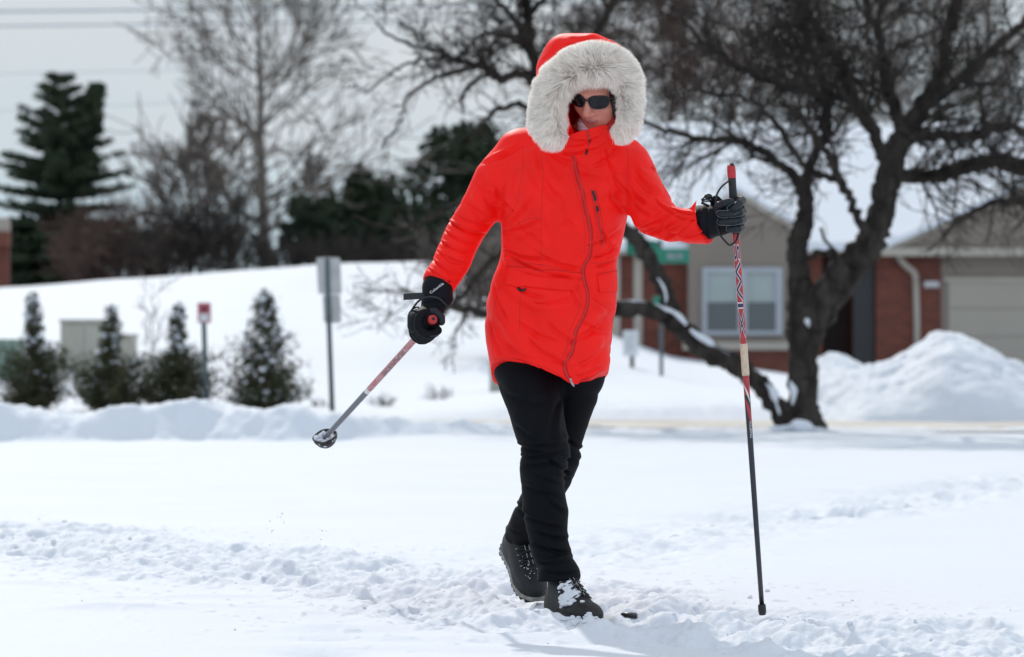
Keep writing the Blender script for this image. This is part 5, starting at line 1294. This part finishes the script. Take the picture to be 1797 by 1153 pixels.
# --- boots: local frame o (heel on the sole), f forward, s side (viewer's right), u up of the shoe
def boot(o, f, u, k_, snow):
    f = np.array(f, float); f /= np.linalg.norm(f); u = np.array(u, float); u -= f*(u@f); u /= np.linalg.norm(u); s = np.cross(u, f); s = s if s[0] > 0 else -s
    s0_, f0_, u0_ = s, f, u
    Mx = np.stack([s, f, u]); D = lambda x, y, z: o + (s*x + f*y + u*z)*k_; K = lambda *a: tuple(q*k_ for q in a)
    lo = np.minimum(o, D(0, .27, 0)) - 0.11; hi = np.maximum(D(0, .05, .2), D(0, .27, 0)) + 0.11
    B = SDF(np.minimum(lo, D(0, 0, .2)-.09), np.maximum(hi, o+.09), 0.0035)
    B.ell(D(0, .195, .034), K(.046, .082, .044), 0, M=Mx, e=2.4)
    B.ell(D(0, .075, .045), K(.040, .085, .052), .025, M=Mx, e=2.3)
    B.limb([np.array([*D(0, .165, .054), .036*k_]), np.array([*D(0, .106, .085), .037*k_]), np.array([*D(0, .064, .100), .040*k_]), np.array([*D(0, .045, .190), .041*k_])], .02, [(D(0, .05, .142 if snow else .120), u)])
    B.f = np.maximum(B.f, -(((B.ax[0][:, None, None]-o[0])*u[0] + (B.ax[1][None, :, None]-o[1])*u[1] + (B.ax[2][None, None, :]-o[2])*u[2]) - .014*k_).astype(np.float32))
    V, Q = B.mesh(2); N_ = normals(V, Q)
    lc = (V-o) @ Mx.T / k_
    rand = np.exp(-((lc[:, 2]-.040)/.004)**2)*.0022
    V = V + N_*(0.0008*noise3(V*60, 2) - rand*(lc[:, 1] > .12))[:, None]
    mi = None
    tongue = (np.abs(lc[Q[:, 0], 0]) < .024) & (lc[Q[:, 0], 1] > .055) & (lc[Q[:, 0], 1] < .200) & (lc[Q[:, 0], 2] > .052)
    o_b = mesh_obj('boot', V, Q, [M['boot'], M['boot_black']], person, mat_idx=tongue.astype(int))
    bt = BVHTree.FromPolygons([Vector(v) for v in V], [tuple(q) for q in Q.tolist()])
    # sole: grey midsole rim and dark lugs
    def outline(y):  # half width along the foot
        return np.interp(y, [-.02, -.008, .02, .07, .12, .18, .23, .262, .278, .284], [.0, .026, .036, .034, .036, .047, .046, .034, .018, .0])
    ys = np.concatenate([[-.0199], np.linspace(-.016, .278, 26), [.2835]]); rim = [(outline(y), y) for y in ys] + [(-outline(y), y) for y in ys[::-1]]
    def layer(z0, z1, kx, name, mat, par):
        m = MB(); n = len(rim); toe = lambda y: .014*max(0, (y-.18)/.1)**2
        V = [D(x*kx, y, z0 + toe(y)) for x, y in rim] + [D(x*kx, y, z1 + toe(y)*.9) for x, y in rim]
        m.add(V, [list(range(n))[::-1], list(range(n, 2*n))] + [(i, (i+1) % n, (i+1) % n+n, i+n) for i in range(n)]); return m.obj(name, mat, par)
    sole = layer(.006, .020, 1.03, 'sole', M['sole'], o_b)
    lg = MB()
    for y in np.linspace(0.0, .262, 13):
        w = outline(y)*1.02; tz = .014*max(0, (y-.18)/.1)**2
        for a, b2 in ((-w, -w*.15), (w*.15, w)):
            P8 = [D(x, yy, z+tz) for z in (-.001, .0062) for x, yy in ((a, y-.006), (b2, y-.006), (b2, y+.006), (a, y+.006))]
            lg.add(P8, [(0,3,2,1),(4,5,6,7),(0,1,5,4),(1,2,6,5),(2,3,7,6),(3,0,4,7)])
    lg.obj('tread', M['black'], o_b)
    # laces, eyelets and the two light stripes of the tongue
    def top(x, y):
        loc, nn, _, _ = bt.ray_cast(Vector(D(x, y, .30)), Vector(-u)); 
        return (np.array(loc) + np.array(nn)*.002) if loc is not None else D(x, y, .1)
    def frontp(x, t):
        """point on the instep: t=0 toe side, 1 up the shaft"""
        a = D(x, .185, .05); b2 = D(x, .06, .185); c = D(x, .26, .22) 
        tgt = a + (b2-a)*t; dd = (np.array(tgt) - np.array(c)); dd /= np.linalg.norm(dd)
        loc, nn, _, _ = bt.ray_cast(Vector(c), Vector(dd))
        return (np.array(loc) + np.array(nn)*.0025) if loc is not None else tgt
    lc_ = MB(); hk = MB(); st = MB()
    T6 = np.linspace(.08, .74, 7)
    for i, t in enumerate(T6):
        for sx in (-1, 1):
            p = frontp(sx*.026, t); V, Q = tube([p + s*.004*math.cos(a) + (u*.7+f*.7)*.0045*math.sin(a) for a in np.linspace(0, 2*math.pi, 9)], .0012, 5, False); mesh_obj('lace_loop', V, Q, M['hook'], o_b)
        if i < 6:
            for sx in (-1, 1):
                P = np.array([frontp(sx*.026*(1-2*q), t + (T6[i+1]-t)*q) + (f+u)*.0016 for q in np.linspace(0, 1, 7)]); V, Q = tube(P, .0026, 6); lc_.add(V, Q.tolist())
    for sx in (-.006, .006):
        for k in range(6):
            t0 = .08 + k*.14
            P = np.array([frontp(sx, t) + (f+u)*.0032 for t in np.linspace(t0, t0+.09, 5)]); V, Q = tube(P, .0011, 5); mesh_obj('tongue_stitch', V, Q, M['hook'], o_b)
    kn = frontp(0, .76)
    for sx in (-1, 1):
        P = spline([kn, kn + s*sx*.022 + (f+u)*.008, kn + s*sx*.020 + f*.020 - u*.004, kn + (f+u)*.003], 12); V, Q = tube(P, .0022, 5); lc_.add(V, Q.tolist())
    lc_.obj('laces', M['lace'], o_b, smooth=True);
    if snow:
        c0 = D(-.014, .150, .085); SB = SDF(c0-.085, c0+.085, .0024)
        for k in range(95):
            x = -.027 + .010*rg.normal(); y = .158 + .020*rg.normal()
            if k % 6 == 0: x, y = x + .012*rg.normal(), y + .02*rg.normal()
            if abs(x) > .044: continue
            q_ = top(x, y); r_ = .0022 + .0045*rg.random()
            SB.ell(q_ - u*.001, (r_*1.5, r_*1.5, r_*.9), .003)
        V, Q = SB.mesh(1); N_ = normals(V, Q); V = V + N_*(.0012*noise3(V*170, 2))[:, None]
        mesh_obj('snow', V, Q, M['clod'], o_b)
    else:
        vs, fs = [], []
        for k in range(26):
            p = top(-.03 + .05*rg.random(), .15 + .09*rg.random()); r_ = .0008 + .0014*rg.random()
            vs.append(p + IV*r_); fs.append(IF + len(IV)*len(fs))
        mesh_obj('snow', np.concatenate(vs), np.concatenate(fs), M['clod'], o_b)
    return o_b
boot(*B1, True)
boot(*B2, False)

# --- ski tip
st_ = np.array([W(1100, 1083, 11.24), W(1106, 1079, 11.235), W(1114, 1077, 11.23), (W(1123, 1079, 11.225)), W(1129, 1083, 11.22)])
sx0 = np.array([0.075, 11.72, -0.030]); tipp = W(1116, 1079, 11.23)
dv = tipp - sx0; dv[2] = 0; Ls = np.linalg.norm(dv); dv /= Ls; sv = np.array([dv[1], -dv[0], 0])*-1
g = MB(); rows = []
for t in np.linspace(0, 1, 30):
    c = sx0 + dv*Ls*t; zz = -0.055 + (tipp[2]+0.064)*math.sin(min(1, max(0, (t-0.80)/0.17))*math.pi/2) - 0.012*sstep(0.93, 1, t) ; w = 0.027*(1 if t < 0.85 else math.sqrt(max(0.02, 1-((t-0.85)/0.15)**2)))
    rows += [np.array([c[0], c[1], zz]) - sv*w, np.array([c[0], c[1], zz]) + sv*w, np.array([c[0], c[1], zz-.007]) + sv*w, np.array([c[0], c[1], zz-.007]) - sv*w]
n = 30; Fq = [(i*4+j, i*4+(j+1) % 4, (i+1)*4+(j+1) % 4, (i+1)*4+j) for i in range(n-1) for j in range(4)] + [(0,3,2,1), (n*4-4, n*4-3, n*4-2, n*4-1)]
ski = mesh_obj('ski', np.array(rows), [list(q) for q in Fq], M['black'], origin=sx0)
finish(ski, 'black curved ski tip poking out of the snow just right of the front boot', 'ski')

# --- gloves
print('gloves')
def R3(p, r): return np.array([*p, r])
# viewer's right glove, round the upright pole
GYr = 11.15
Lg = SDF(W(1195, 450, 11.25) - [0, .16, 0], W(1330, 320, 11.10) + [0, .24, 0], 0.0028)
Lg.limb(chain([(1224,391,11.225,30),(1240,390,11.20,30.5),(1256,388,11.18,27),(1266,384,11.17,23)]), 0.012)
Lg.ell(W(1276, 378, 11.175), (.034, .030, .046), .02)
Lg.ell(W(1256, 352, 11.18), (.016, .016, .016), .012)
Lg.ell(W(1293, 377, 11.165), (.024, .042, .052), .014, e=2.5)
g1 = Lg
gV, gQ = g1.mesh(2); N = normals(gV, gQ)
gV = creases(gV, N, [(1232,362,1228,412,4,.002),(1244,362,1243,418,4,.003),(1255,372,1256,408,3,.0025)])
gV += N*(0.0009*noise3(gV*55, 3))[:, None]
gloveR = mesh_obj('glove', gV, gQ, M['glove'], person)
def finger(pts, name, mat, par, k=0.006):
    Fg = SDF(np.min([p[:3] for p in pts], 0) - .022, np.max([p[:3] for p in pts], 0) + .022, 0.0019)
    Fg.limb(np.array(pts), k); V, Q = Fg.mesh(2)
    N_ = normals(V, Q); V = V + N_*(0.0006*noise3(V*90, 4))[:, None]
    return mesh_obj(name, V, Q, mat, par)
fd = [  # photo rows of each finger: (px,py,Y,r)
 [(1298,354,11.180,7.2),(1304,352,11.150,7.4),(1299,358,11.112,7.2),(1289,366,11.100,6.9),(1284,371,11.108,6.4)],
 [(1298,372,11.180,7.0),(1305,371,11.145,7.2),(1300,374,11.108,7.0),(1280,377,11.100,6.6),(1264,376,11.116,6.0)],
 [(1298,386,11.180,7.0),(1305,386,11.145,7.1),(1300,388,11.108,6.9),(1282,389,11.100,6.5),(1266,390,11.116,5.9)],
 [(1297,400,11.180,6.6),(1303,400,11.148,6.7),(1298,402,11.112,6.6),(1289,402,11.106,6.3),(1281,402,11.112,5.8)]]
for fdp in fd: finger([R3(W(a if a < 1297 else a-2.5, b2, c), (r*1.08)*c/F) for a, b2, c, r in fdp], 'finger', M['leather'], gloveR)
finger([R3(W(a, b2, c), r*c/F) for a, b2, c, r in [(1258,372,11.16,8.5),(1264,360,11.130,8.2),(1274,357,11.112,7.5),(1282,354,11.108,6.6)]], 'thumb', M['leather'], gloveR)
# piping seams on the fingers
def pipe(rows, par, r=0.0009, n=16):
    P = spline([W(*a) for a in rows], n); V, Q = tube(P, r, 5); mesh_obj('piping', V, Q, M['piping'], par)
pipe([(1304,378.6,11.094),(1290,381,11.092),(1272,382.5,11.096),(1262,381,11.106),(1257,376,11.110),(1260,370,11.108),(1272,369.5,11.094),(1280,368.5,11.092)], gloveR)
pipe([(1304,391.6,11.094),(1290,395,11.092),(1272,395.5,11.096),(1262,395,11.108),(1258,390,11.110),(1260,384,11.106)], gloveR)
pipe([(1276,364,11.092),(1277,372,11.094),(1281,377.5,11.094),(1288,377,11.092),(1296,372,11.090)], gloveR)
pipe([(1276,364,11.092),(1283,358,11.094),(1293,354,11.096)], gloveR)
pipe([(1275,406,11.108),(1275,398,11.104),(1282,396,11.098)], gloveR)
# buckle and strap end at the wrist
g = MB()
p = W(1243, 345, 11.16); g.add(IV*np.array([.012, .008, .009]) + p, IF.tolist()); g.tube([W(1231,349,11.16), W(1236,352,11.16), W(1246,352,11.16), W(1250,358,11.17)], [.004, .005, .004, .003], 7); g.tube([W(1232,356,11.16), W(1244,362,11.165)], .004, 6); g.tube([W(1238,342,11.16), W(1234,350,11.16), W(1231,358,11.16)], .0022, 6)
g.obj('wrist_buckle', M['black'], gloveR, smooth=True)
g = MB(); g.tube([W(1236,353,11.155), W(1243,351,11.155)], .0016, 5); g.obj('buckle_pin', M['hook'], gloveR)

# viewer's left glove, round a pole that points back; arcs about the pole axis
top_l = W(760, 560, 11.290); bas = W(566, 773, 12.50)
ax = (top_l - bas); PL = np.linalg.norm(ax); ax /= PL
e1 = np.cross(ax, [0, 0, 1.0]); e1 /= np.linalg.norm(e1); e1 = e1 if e1[0] > 0 else -e1
e2 = np.cross(e1, ax); e2 = e2 if e2[2] > 0 else -e2
def GL(deg, r, along): a = rad(deg); return top_l - ax*along + (e1*math.cos(a) + e2*math.sin(a))*r
Rg = SDF(W(700, 620, 11.4) - [0, .17, 0], W(820, 480, 11.4) + [0, .17, 0], 0.0028)
Rg.limb(chain([(770,495,11.41,26),(768,506,11.40,27.5),(767,520,11.395,26),(762,534,11.39,23)]), 0.01)
Rg.ell(W(778, 524, 11.385), (.028, .034, .024), .012)
Rg.limb([R3(GL(100, .030, .075), .030), R3(GL(140, .036, .075), .027), R3(GL(178, .036, .07), .022)], .016)
Rg.ell(GL(345, .014, .075), (.028, .028, .028), .012)
Rg.ell(GL(150, .018, .062), (.036, .040, .036), .016)
Rg.limb([R3(GL(112, .026, .050), .024), R3(GL(150, .030, .048), .022), R3(GL(185, .032, .050), .018)], .012)
gV, gQ = Rg.mesh(2); N = normals(gV, gQ)
gV = creases(gV, N, [(738,530,790,520,4,.003),(745,545,785,540,4,.0025)])
gV += N*(0.0009*noise3(gV*55, 3))[:, None]
gloveL = mesh_obj('glove', gV, gQ, M['glove'], person)
for al_, r0, a1 in ((.030, .0150, 312), (.054, .0152, 318), (.078, .0148, 318), (.100, .0135, 312)):
    rr_ = .033 + (.004 if al_ < .04 else .001)
    pts = [R3(GL(d, rr_ + .004*math.sin(rad(d*2)), al_ + .004*(d-150)/150), r0*(1 - .16*(d-140)/180)) for d in np.linspace(140, a1, 9)]
    finger(pts, 'finger', M['glove'], gloveL)
finger([R3(GL(92, .034, .056), .016), R3(GL(60, .040, .040), .0145), R3(GL(25, .038, .034), .0130), R3(GL(5, .036, .036), .0115)], 'thumb', M['leather'], gloveL)
P = np.array([GL(d, .0455, .023) for d in np.linspace(150, 300, 16)]); V, Q = tube(P, .0008, 5); mesh_obj('piping', V, Q, M['piping'], gloveL)
g = MB(); p0, p1 = W(708, 521, 11.36), W(742, 519, 11.36); dz_ = 5.6*11.36/F
g.add([p0+[0,-.003,-dz_], p1+[0,-.003,-dz_], p1+[0,-.003,dz_], p0+[0,-.003,dz_], p0+[0,.003,-dz_], p1+[0,.003,-dz_], p1+[0,.003,dz_], p0+[0,.003,dz_]], [(0,1,2,3),(7,6,5,4),(0,4,5,1),(1,5,6,2),(2,6,7,3),(3,7,4,0)])
g.obj('wrist_strap', M['black'], gloveL)

# --- lettering helper: mesh of a word from the built-in font
def word_mesh(txt, offset=0.0, shear=0.0):
    cu = bpy.data.curves.new('tmp', 'FONT'); cu.body = txt; cu.size = 1; cu.offset = offset; cu.shear = shear; cu.resolution_u = 4; cu.align_x = 'LEFT'
    ob = bpy.data.objects.new('tmp', cu); COL.objects.link(ob); dg = bpy.context.evaluated_depsgraph_get(); dg.update()
    me = bpy.data.meshes.new_from_object(ob.evaluated_get(dg))
    V = np.array([v.co[:] for v in me.vertices]); Fq = [list(p.vertices) for p in me.polygons]
    bpy.data.objects.remove(ob); bpy.data.curves.remove(cu); bpy.data.meshes.remove(me)
    return V, Fq
def subdiv_faces(V, Fq, it=2):
    import bmesh
    me = bpy.data.meshes.new('t'); me.from_pydata([tuple(v) for v in V], [], Fq); bm = bmesh.new(); bm.from_mesh(me); bpy.data.meshes.remove(me)
    bmesh.ops.triangulate(bm, faces=bm.faces[:])
    for _ in range(it):
        bmesh.ops.subdivide_edges(bm, edges=[e for e in bm.edges if e.calc_length() > 0.12], cuts=1, use_grid_fill=True)
        bmesh.ops.triangulate(bm, faces=bm.faces[:])
    V2 = np.array([v.co[:] for v in bm.verts]); F2 = [[v.index for v in f.verts] for f in bm.faces]; bm.free(); return V2, F2
# glove wordmark
glt = BVHTree.FromPolygons([Vector(v) for v in gV], [tuple(q) for q in gQ.tolist()])
wV, wF = word_mesh('Columbia', 0.012); wV, wF = subdiv_faces(wV, wF, 1)
wl = wV[:, 0].max()
A0, A1 = np.array([756.0, 516.0]), np.array([779.0, 498.5]); dA = (A1-A0)/np.linalg.norm(A1-A0); nA = np.array([dA[1], -dA[0]])
G = []
for v in wV:
    q = A0 + (A1-A0)*(v[0]/wl) + nA*(v[1]*6.2)*1.0
    p, nn = hit(q[0], q[1], glt, 0.0009); G.append(p if p is not None else W(q[0], q[1], 11.35))
mesh_obj('wordmark', np.array(G), wF, M['pole_white'], gloveL, smooth=False)

# --- ski poles (held: things of their own)
def pole(name, label, top, tip, segs, rt_, rb_):
    """segs: list of (t0,t1,material index)"""
    d_ = tip - top; Ln = np.linalg.norm(d_); d_ /= Ln
    return d_, Ln
# upright pole
pt, pb = W(1283, 291, 11.165), W(1338, 1077, 11.33)
root_p = empty('ski_pole', pb, 'red and black ski pole planted upright in the snow, with a taped middle', 'ski pole')
dp = pb - pt; PLn = np.linalg.norm(dp); dp /= PLn
def PT(py):   # point on the axis at a photo row
    t = (py-291)/(1077-291); 
    return pt + (pb-pt)*t
def shaft(parent, axis_pt, rows, mats, name='shaft', sides=20):
    P = np.array([axis_pt(a) for a, r, m in rows]); R = np.array([r for a, r, m in rows])
    V, Q = tube(P, R, sides, True); mi = []
    for k in range(len(rows)+1):
        mi += [rows[min(max(k-1, 0), len(rows)-1)][2]]*sides
    return mesh_obj(name, V, Q, mats, parent, mat_idx=mi)
rws = [(400,.0100,0),(600,.0094,0),(600.2,.0094,1),(655,.0092,0),(700,.0088,2),(735,.0087,2),(1066,.0070,2)]
rows = [(330,.0100,0),(420,.0100,0),(500,.0098,0),(598,.0094,0),(655,.0092,0),(690,.0090,2),(735,.0087,2),(900,.0080,2),(1068,.0072,2)]
shaft(root_p, PT, rows, [M['pole_red'], M['tape'], M['pole_black']])
V, Q = tube([PT(600), PT(610), PT(630), PT(650), PT(656)], [.0108, .0112, .0110, .0113, .0108], 18); mesh_obj('tape', V, Q, M['tape'], root_p)
ex = np.cross(dp, [0, -1, 0.0]); ex /= np.linalg.norm(ex); ex = ex if ex[0] > 0 else -ex; ey = np.cross(ex, dp); ey = ey if ey[1] < 0 else -ey
def rad_at(py): return np.interp(py, [a for a, r, m in rows], [r for a, r, m in rows])
def wrap(V2, py0, py1, th0, th1, lift, x01, y01, name, mat, par, Fq):
    """map flat text: its x runs down the pole, its y round it"""
    x = (V2[:, 0]-x01[0])/(x01[1]-x01[0]); y = (V2[:, 1]-y01[0])/(y01[1]-y01[0])
    py = py0 + (py1-py0)*x; th = rad(th0) + (rad(th1)-rad(th0))*y
    G = np.array([PT(a) + (ex*math.sin(t) + ey*math.cos(t))*(rad_at(a)+lift) for a, t in zip(py, th)])
    return mesh_obj(name, G, Fq, mat, par, smooth=False)
wV, wF = word_mesh('SWIX', 0.0, 0.0)
xr = (wV[:, 0].min(), wV[:, 0].max()); yr = (wV[:, 1].min(), wV[:, 1].max())
oV, oF = word_mesh('SWIX', 0.035, 0.0); oV, oF = subdiv_faces(oV, oF, 3); wV, wF = subdiv_faces(wV, wF, 3)
wrap(oV, 428, 588, -62, 38, .0005, xr, yr, 'lettering_outline', M['pole_white'], root_p, oF)
wrap(wV, 428, 588, -62, 38, .0009, xr, yr, 'lettering', M['pole_navy'], root_p, wF)
tV2, tF2 = word_mesh('TOURING', 0.01); tV2, tF2 = subdiv_faces(tV2, tF2, 1)
wrap(tV2, 735, 765, 0, 42, .0006, (tV2[:, 0].min(), tV2[:, 0].max()), (0, .75), 'small_lettering', M['pole_white'], root_p, tF2)
def spiral(py0, py1, tha, thb, wdeg, lift, mat, name):
    G, Fq = [], []
    n = 18
    for i in range(n):
        u_ = i/(n-1); a = py0 + (py1-py0)*u_; t0 = tha + (thb-tha)*u_; wd_ = wdeg*math.sin(math.pi*min(1, max(0.05, u_)))**.5
        for j in range(7):
            t = rad(t0 + wd_*(j/6)); G.append(PT(a + 4*j/6) + (ex*math.sin(t)+ey*math.cos(t))*(rad_at(a)+lift))
    for i in range(n-1):
        for j in range(6): Fq.append([i*7+j, (i+1)*7+j, (i+1)*7+j+1, i*7+j+1])
    mesh_obj(name, np.array(G), Fq, mat, root_p, smooth=False)
spiral(662, 700, -95, 30, 45, .0005, M['pole_white'], 'white_flash')
spiral(688, 738, -80, 20, 70, .0003, M['pole_red'], 'red_flash')
spiral(415, 560, -92, -78, 18, .0003, M['pole_white'], 'scuffed_edge'); spiral(440, 598, 70, 82, 12, .0003, M['pole_white'], 'scuffed_edge')
V, Q = tube([PT(1060), PT(1064), PT(1074), PT(1079)], [.0105, .0118, .0118, .0095], 14); mesh_obj('tip_ferrule', V, Q, M['black'], root_p)
# grip
def ellt(P, R, mats, name, par, mi=None, sides=18):
    V, Q = tube(P, R, sides); return mesh_obj(name, V, Q, mats, par)
grip = ellt([PT(312), PT(325), PT(340), PT(360), PT(385), PT(408)], [.0118, .0112, .0120, .0145, .0140, .0120], M['black'], 'grip', root_p)
ellt([PT(289), PT(292), PT(300), PT(310), PT(316)], [.0095, .0118, .0128, .0122, .0110], M['grip_red'], 'grip_head', grip)
V, Q = tube([PT(287.5)+[.002, 0, 0], PT(293)+[.002, -.006, 0]], [.0065, .0075], 12); mesh_obj('top_button', V, Q, M['black'], grip)
P = spline([W(1278,318,11.16), W(1266,328,11.155), W(1258,342,11.15), W(1256,362,11.145), W(1257,392,11.14), W(1264,412,11.135), W(1273,424,11.13), W(1281,430,11.13), W(1291,424,11.145), W(1296,410,11.17), W(1296,396,11.19)], 60)
V, Q = tube(P, .0030, 7); mesh_obj('strap', V, Q, M['black'], grip)

# trailing pole
root_q = empty('ski_pole', bas, 'ski pole swinging back on the left with a snowy basket at its end', 'ski pole')
def PQ(al): return top_l - ax*al
rowsq = [(0.05,.0100,0),(0.20,.0100,0),(0.45,.0098,0),(0.70,.0094,0),(0.725,.0094,1),(0.76,.0093,2),(1.0,.0088,2),(PL-.02,.0080,2),(PL+.02,.0075,2)]
P = np.array([PQ(a) for a, r, m in rowsq]); R = [r for a, r, m in rowsq]; V, Q = tube(P, R, 18)
mi = []
for k in range(len(rowsq)+1): mi += [rowsq[min(max(k-1, 0), len(rowsq)-1)][2]]*18
mesh_obj('shaft', V, Q, [M['pole_dull'], M['pole_white'], M['pole_grey']], root_q, mat_idx=mi)
grq = ellt([PQ(.012), PQ(.03), PQ(.06), PQ(.10), PQ(.135)], [.0120, .0125, .0140, .0140, .0110], M['black'], 'grip', root_q)
V, Q = tube([PQ(-.002), PQ(.0), PQ(.008), PQ(.018)], [.0112, .0130, .0140, .0125], 20); mesh_obj('grip_head', V, Q, M['grip_red'], grq)
V, Q = tube([PQ(-.0045), PQ(.002)], [.0048, .0055], 12); mesh_obj('top_button', V, Q, M['black'], grq)
P = spline([GL(200, .02, .03), W(735, 540, 11.35), W(722, 545, 11.36), W(716.5, 556, 11.37), W(719, 572, 11.39), GL(230, .03, .10)], 30); V, Q = tube(P, .0028, 7); mesh_obj('strap', V, Q, M['black'], grq)
P = spline([W(722,545,11.36), W(735,528,11.335), W(752,521,11.33), W(770,524,11.33), W(785,538,11.34)], 24); V, Q = ribbon(P, .006, .002); mesh_obj('hand_loop', V, Q, M['black'], grq)
# lettering down the shaft
wV, wF = word_mesh('SWIX', 0.01); wV, wF = subdiv_faces(wV, wF, 2)
x = wV[:, 0]/wV[:, 0].max(); y = wV[:, 1]/wV[:, 1].max()
# side of the shaft that faces the camera
cv = np.array([0, 0, CAM_H]) - PQ(.4); cv -= ax*(cv@ax); cv /= np.linalg.norm(cv); cs = np.cross(cv, ax)
G = np.array([PQ(.30+.26*a) + (cv*math.cos(rad(-50+80*b_)) + cs*math.sin(rad(-50+80*b_)))*.0104 for a, b_ in zip(x, y)])
mesh_obj('lettering', G, wF, M['pole_grey'], root_q, smooth=False)
# basket: half bowl, open towards the grip, packed with snow
bc = PQ(PL-.035); gbm = MB(); nR, nA_ = 9, 28
bx = np.array([-0.22, -0.50, 0.84]); bx /= np.linalg.norm(bx); cd = np.array([0, -1.0, 0]); cd -= bx*(cd@bx); cd /= np.linalg.norm(cd); ce = np.cross(cd, bx)
for shell, th in ((0, 0), (1, .0022)):
    pass
prof = [(.006, .034), (.018, .031), (.029, .022), (.037, .008), (.0400, -.008), (.0380, -.009), (.034, .006), (.027, .017), (.017, .026), (.006, .029)]
V = []; 
for r_, al_ in prof:
    for j in range(nA_):
        a = 2*math.pi*j/nA_; k = 1 + (.05*math.cos(4*a) if r_ > .03 else 0)
        V.append(bc - bx*al_ + (cd*math.cos(a)+ce*math.sin(a))*r_*k)
m_ = len(prof); Fq = [[i*nA_+j, i*nA_+(j+1) % nA_, ((i+1) % m_)*nA_+(j+1) % nA_, ((i+1) % m_)*nA_+j] for i in range(m_) for j in range(nA_)]
bsk = mesh_obj('basket', np.array(V), Fq, M['black'], root_q)
vs, fs = [], []
for k in range(150):
    a = rg.random()*2*math.pi; r_ = .032*math.sqrt(rg.random()); al_ = .004 - .018*(r_/.035)**2*0 + .008*rg.normal()*.6
    p = bc - bx*(al_+.004) + (cd*math.cos(a)+ce*math.sin(a))*r_ + bx*max(0, (r_-.015))*.45 - ce*.0
    vs.append(p + IV*(.003+.005*rg.random())*(1+.45*noise3(IV*1.7+k*2.3, 3)[:, None])); fs.append(IF+len(IV)*len(fs))
mesh_obj('snow', np.concatenate(vs), np.concatenate(fs), M['clod'], bsk)
V, Q = tube([PQ(PL-.01), PQ(PL+.03)], [.006, .002], 8); mesh_obj('tip_spike', V, Q, M['alu'], root_q)

# a few flung flakes behind the swinging pole
vs, fs = [], []
for (cx_f, y0, y1, n) in ((477, 905, 975, 9), (490, 900, 920, 5), (565, 925, 975, 10)):
    for k in range(n):
        p = W(cx_f + 5*rg.normal(), y0 + (y1-y0)*rg.random(), 12.8 + .1*rg.normal()); vs.append(p + IV*(.001+.0022*rg.random())); fs.append(IF+len(IV)*len(fs))
finish(mesh_obj('flying_snow', np.concatenate(vs), np.concatenate(fs), M['clod']), 'tiny flakes of snow falling below the swung back pole', 'snow', kind='stuff')
# piles of snow pushed against the boots
vs, fs = [], []
for k in range(320):
    t = rg.random(); c = W(955 + 85*t, 1082 + 11*t, 11.3 - .2*t); a = rg.normal(0, 1, 3)*[.035, .03, .004]
    p = c + a; p[1] = min(p[1], 11.34); r_ = .0015+.006*rg.random()**2; p[2] = gz(p[0], p[1]) + r_*.3
    if abs(p[0]-(0.075+ (11.43-p[1])*.31)) < .05 and p[1] > 11.15: continue
    vs.append(p + IV*r_*[1.3, 1.2, .8]*(1+.45*noise3(IV*1.7+k*2.3, 3)[:, None])); fs.append(IF+len(IV)*len(fs))
finish(mesh_obj('boot_snow', np.concatenate(vs), np.concatenate(fs), M['clod']), 'broken crumbs of snow around the front boot', 'snow', kind='stuff')
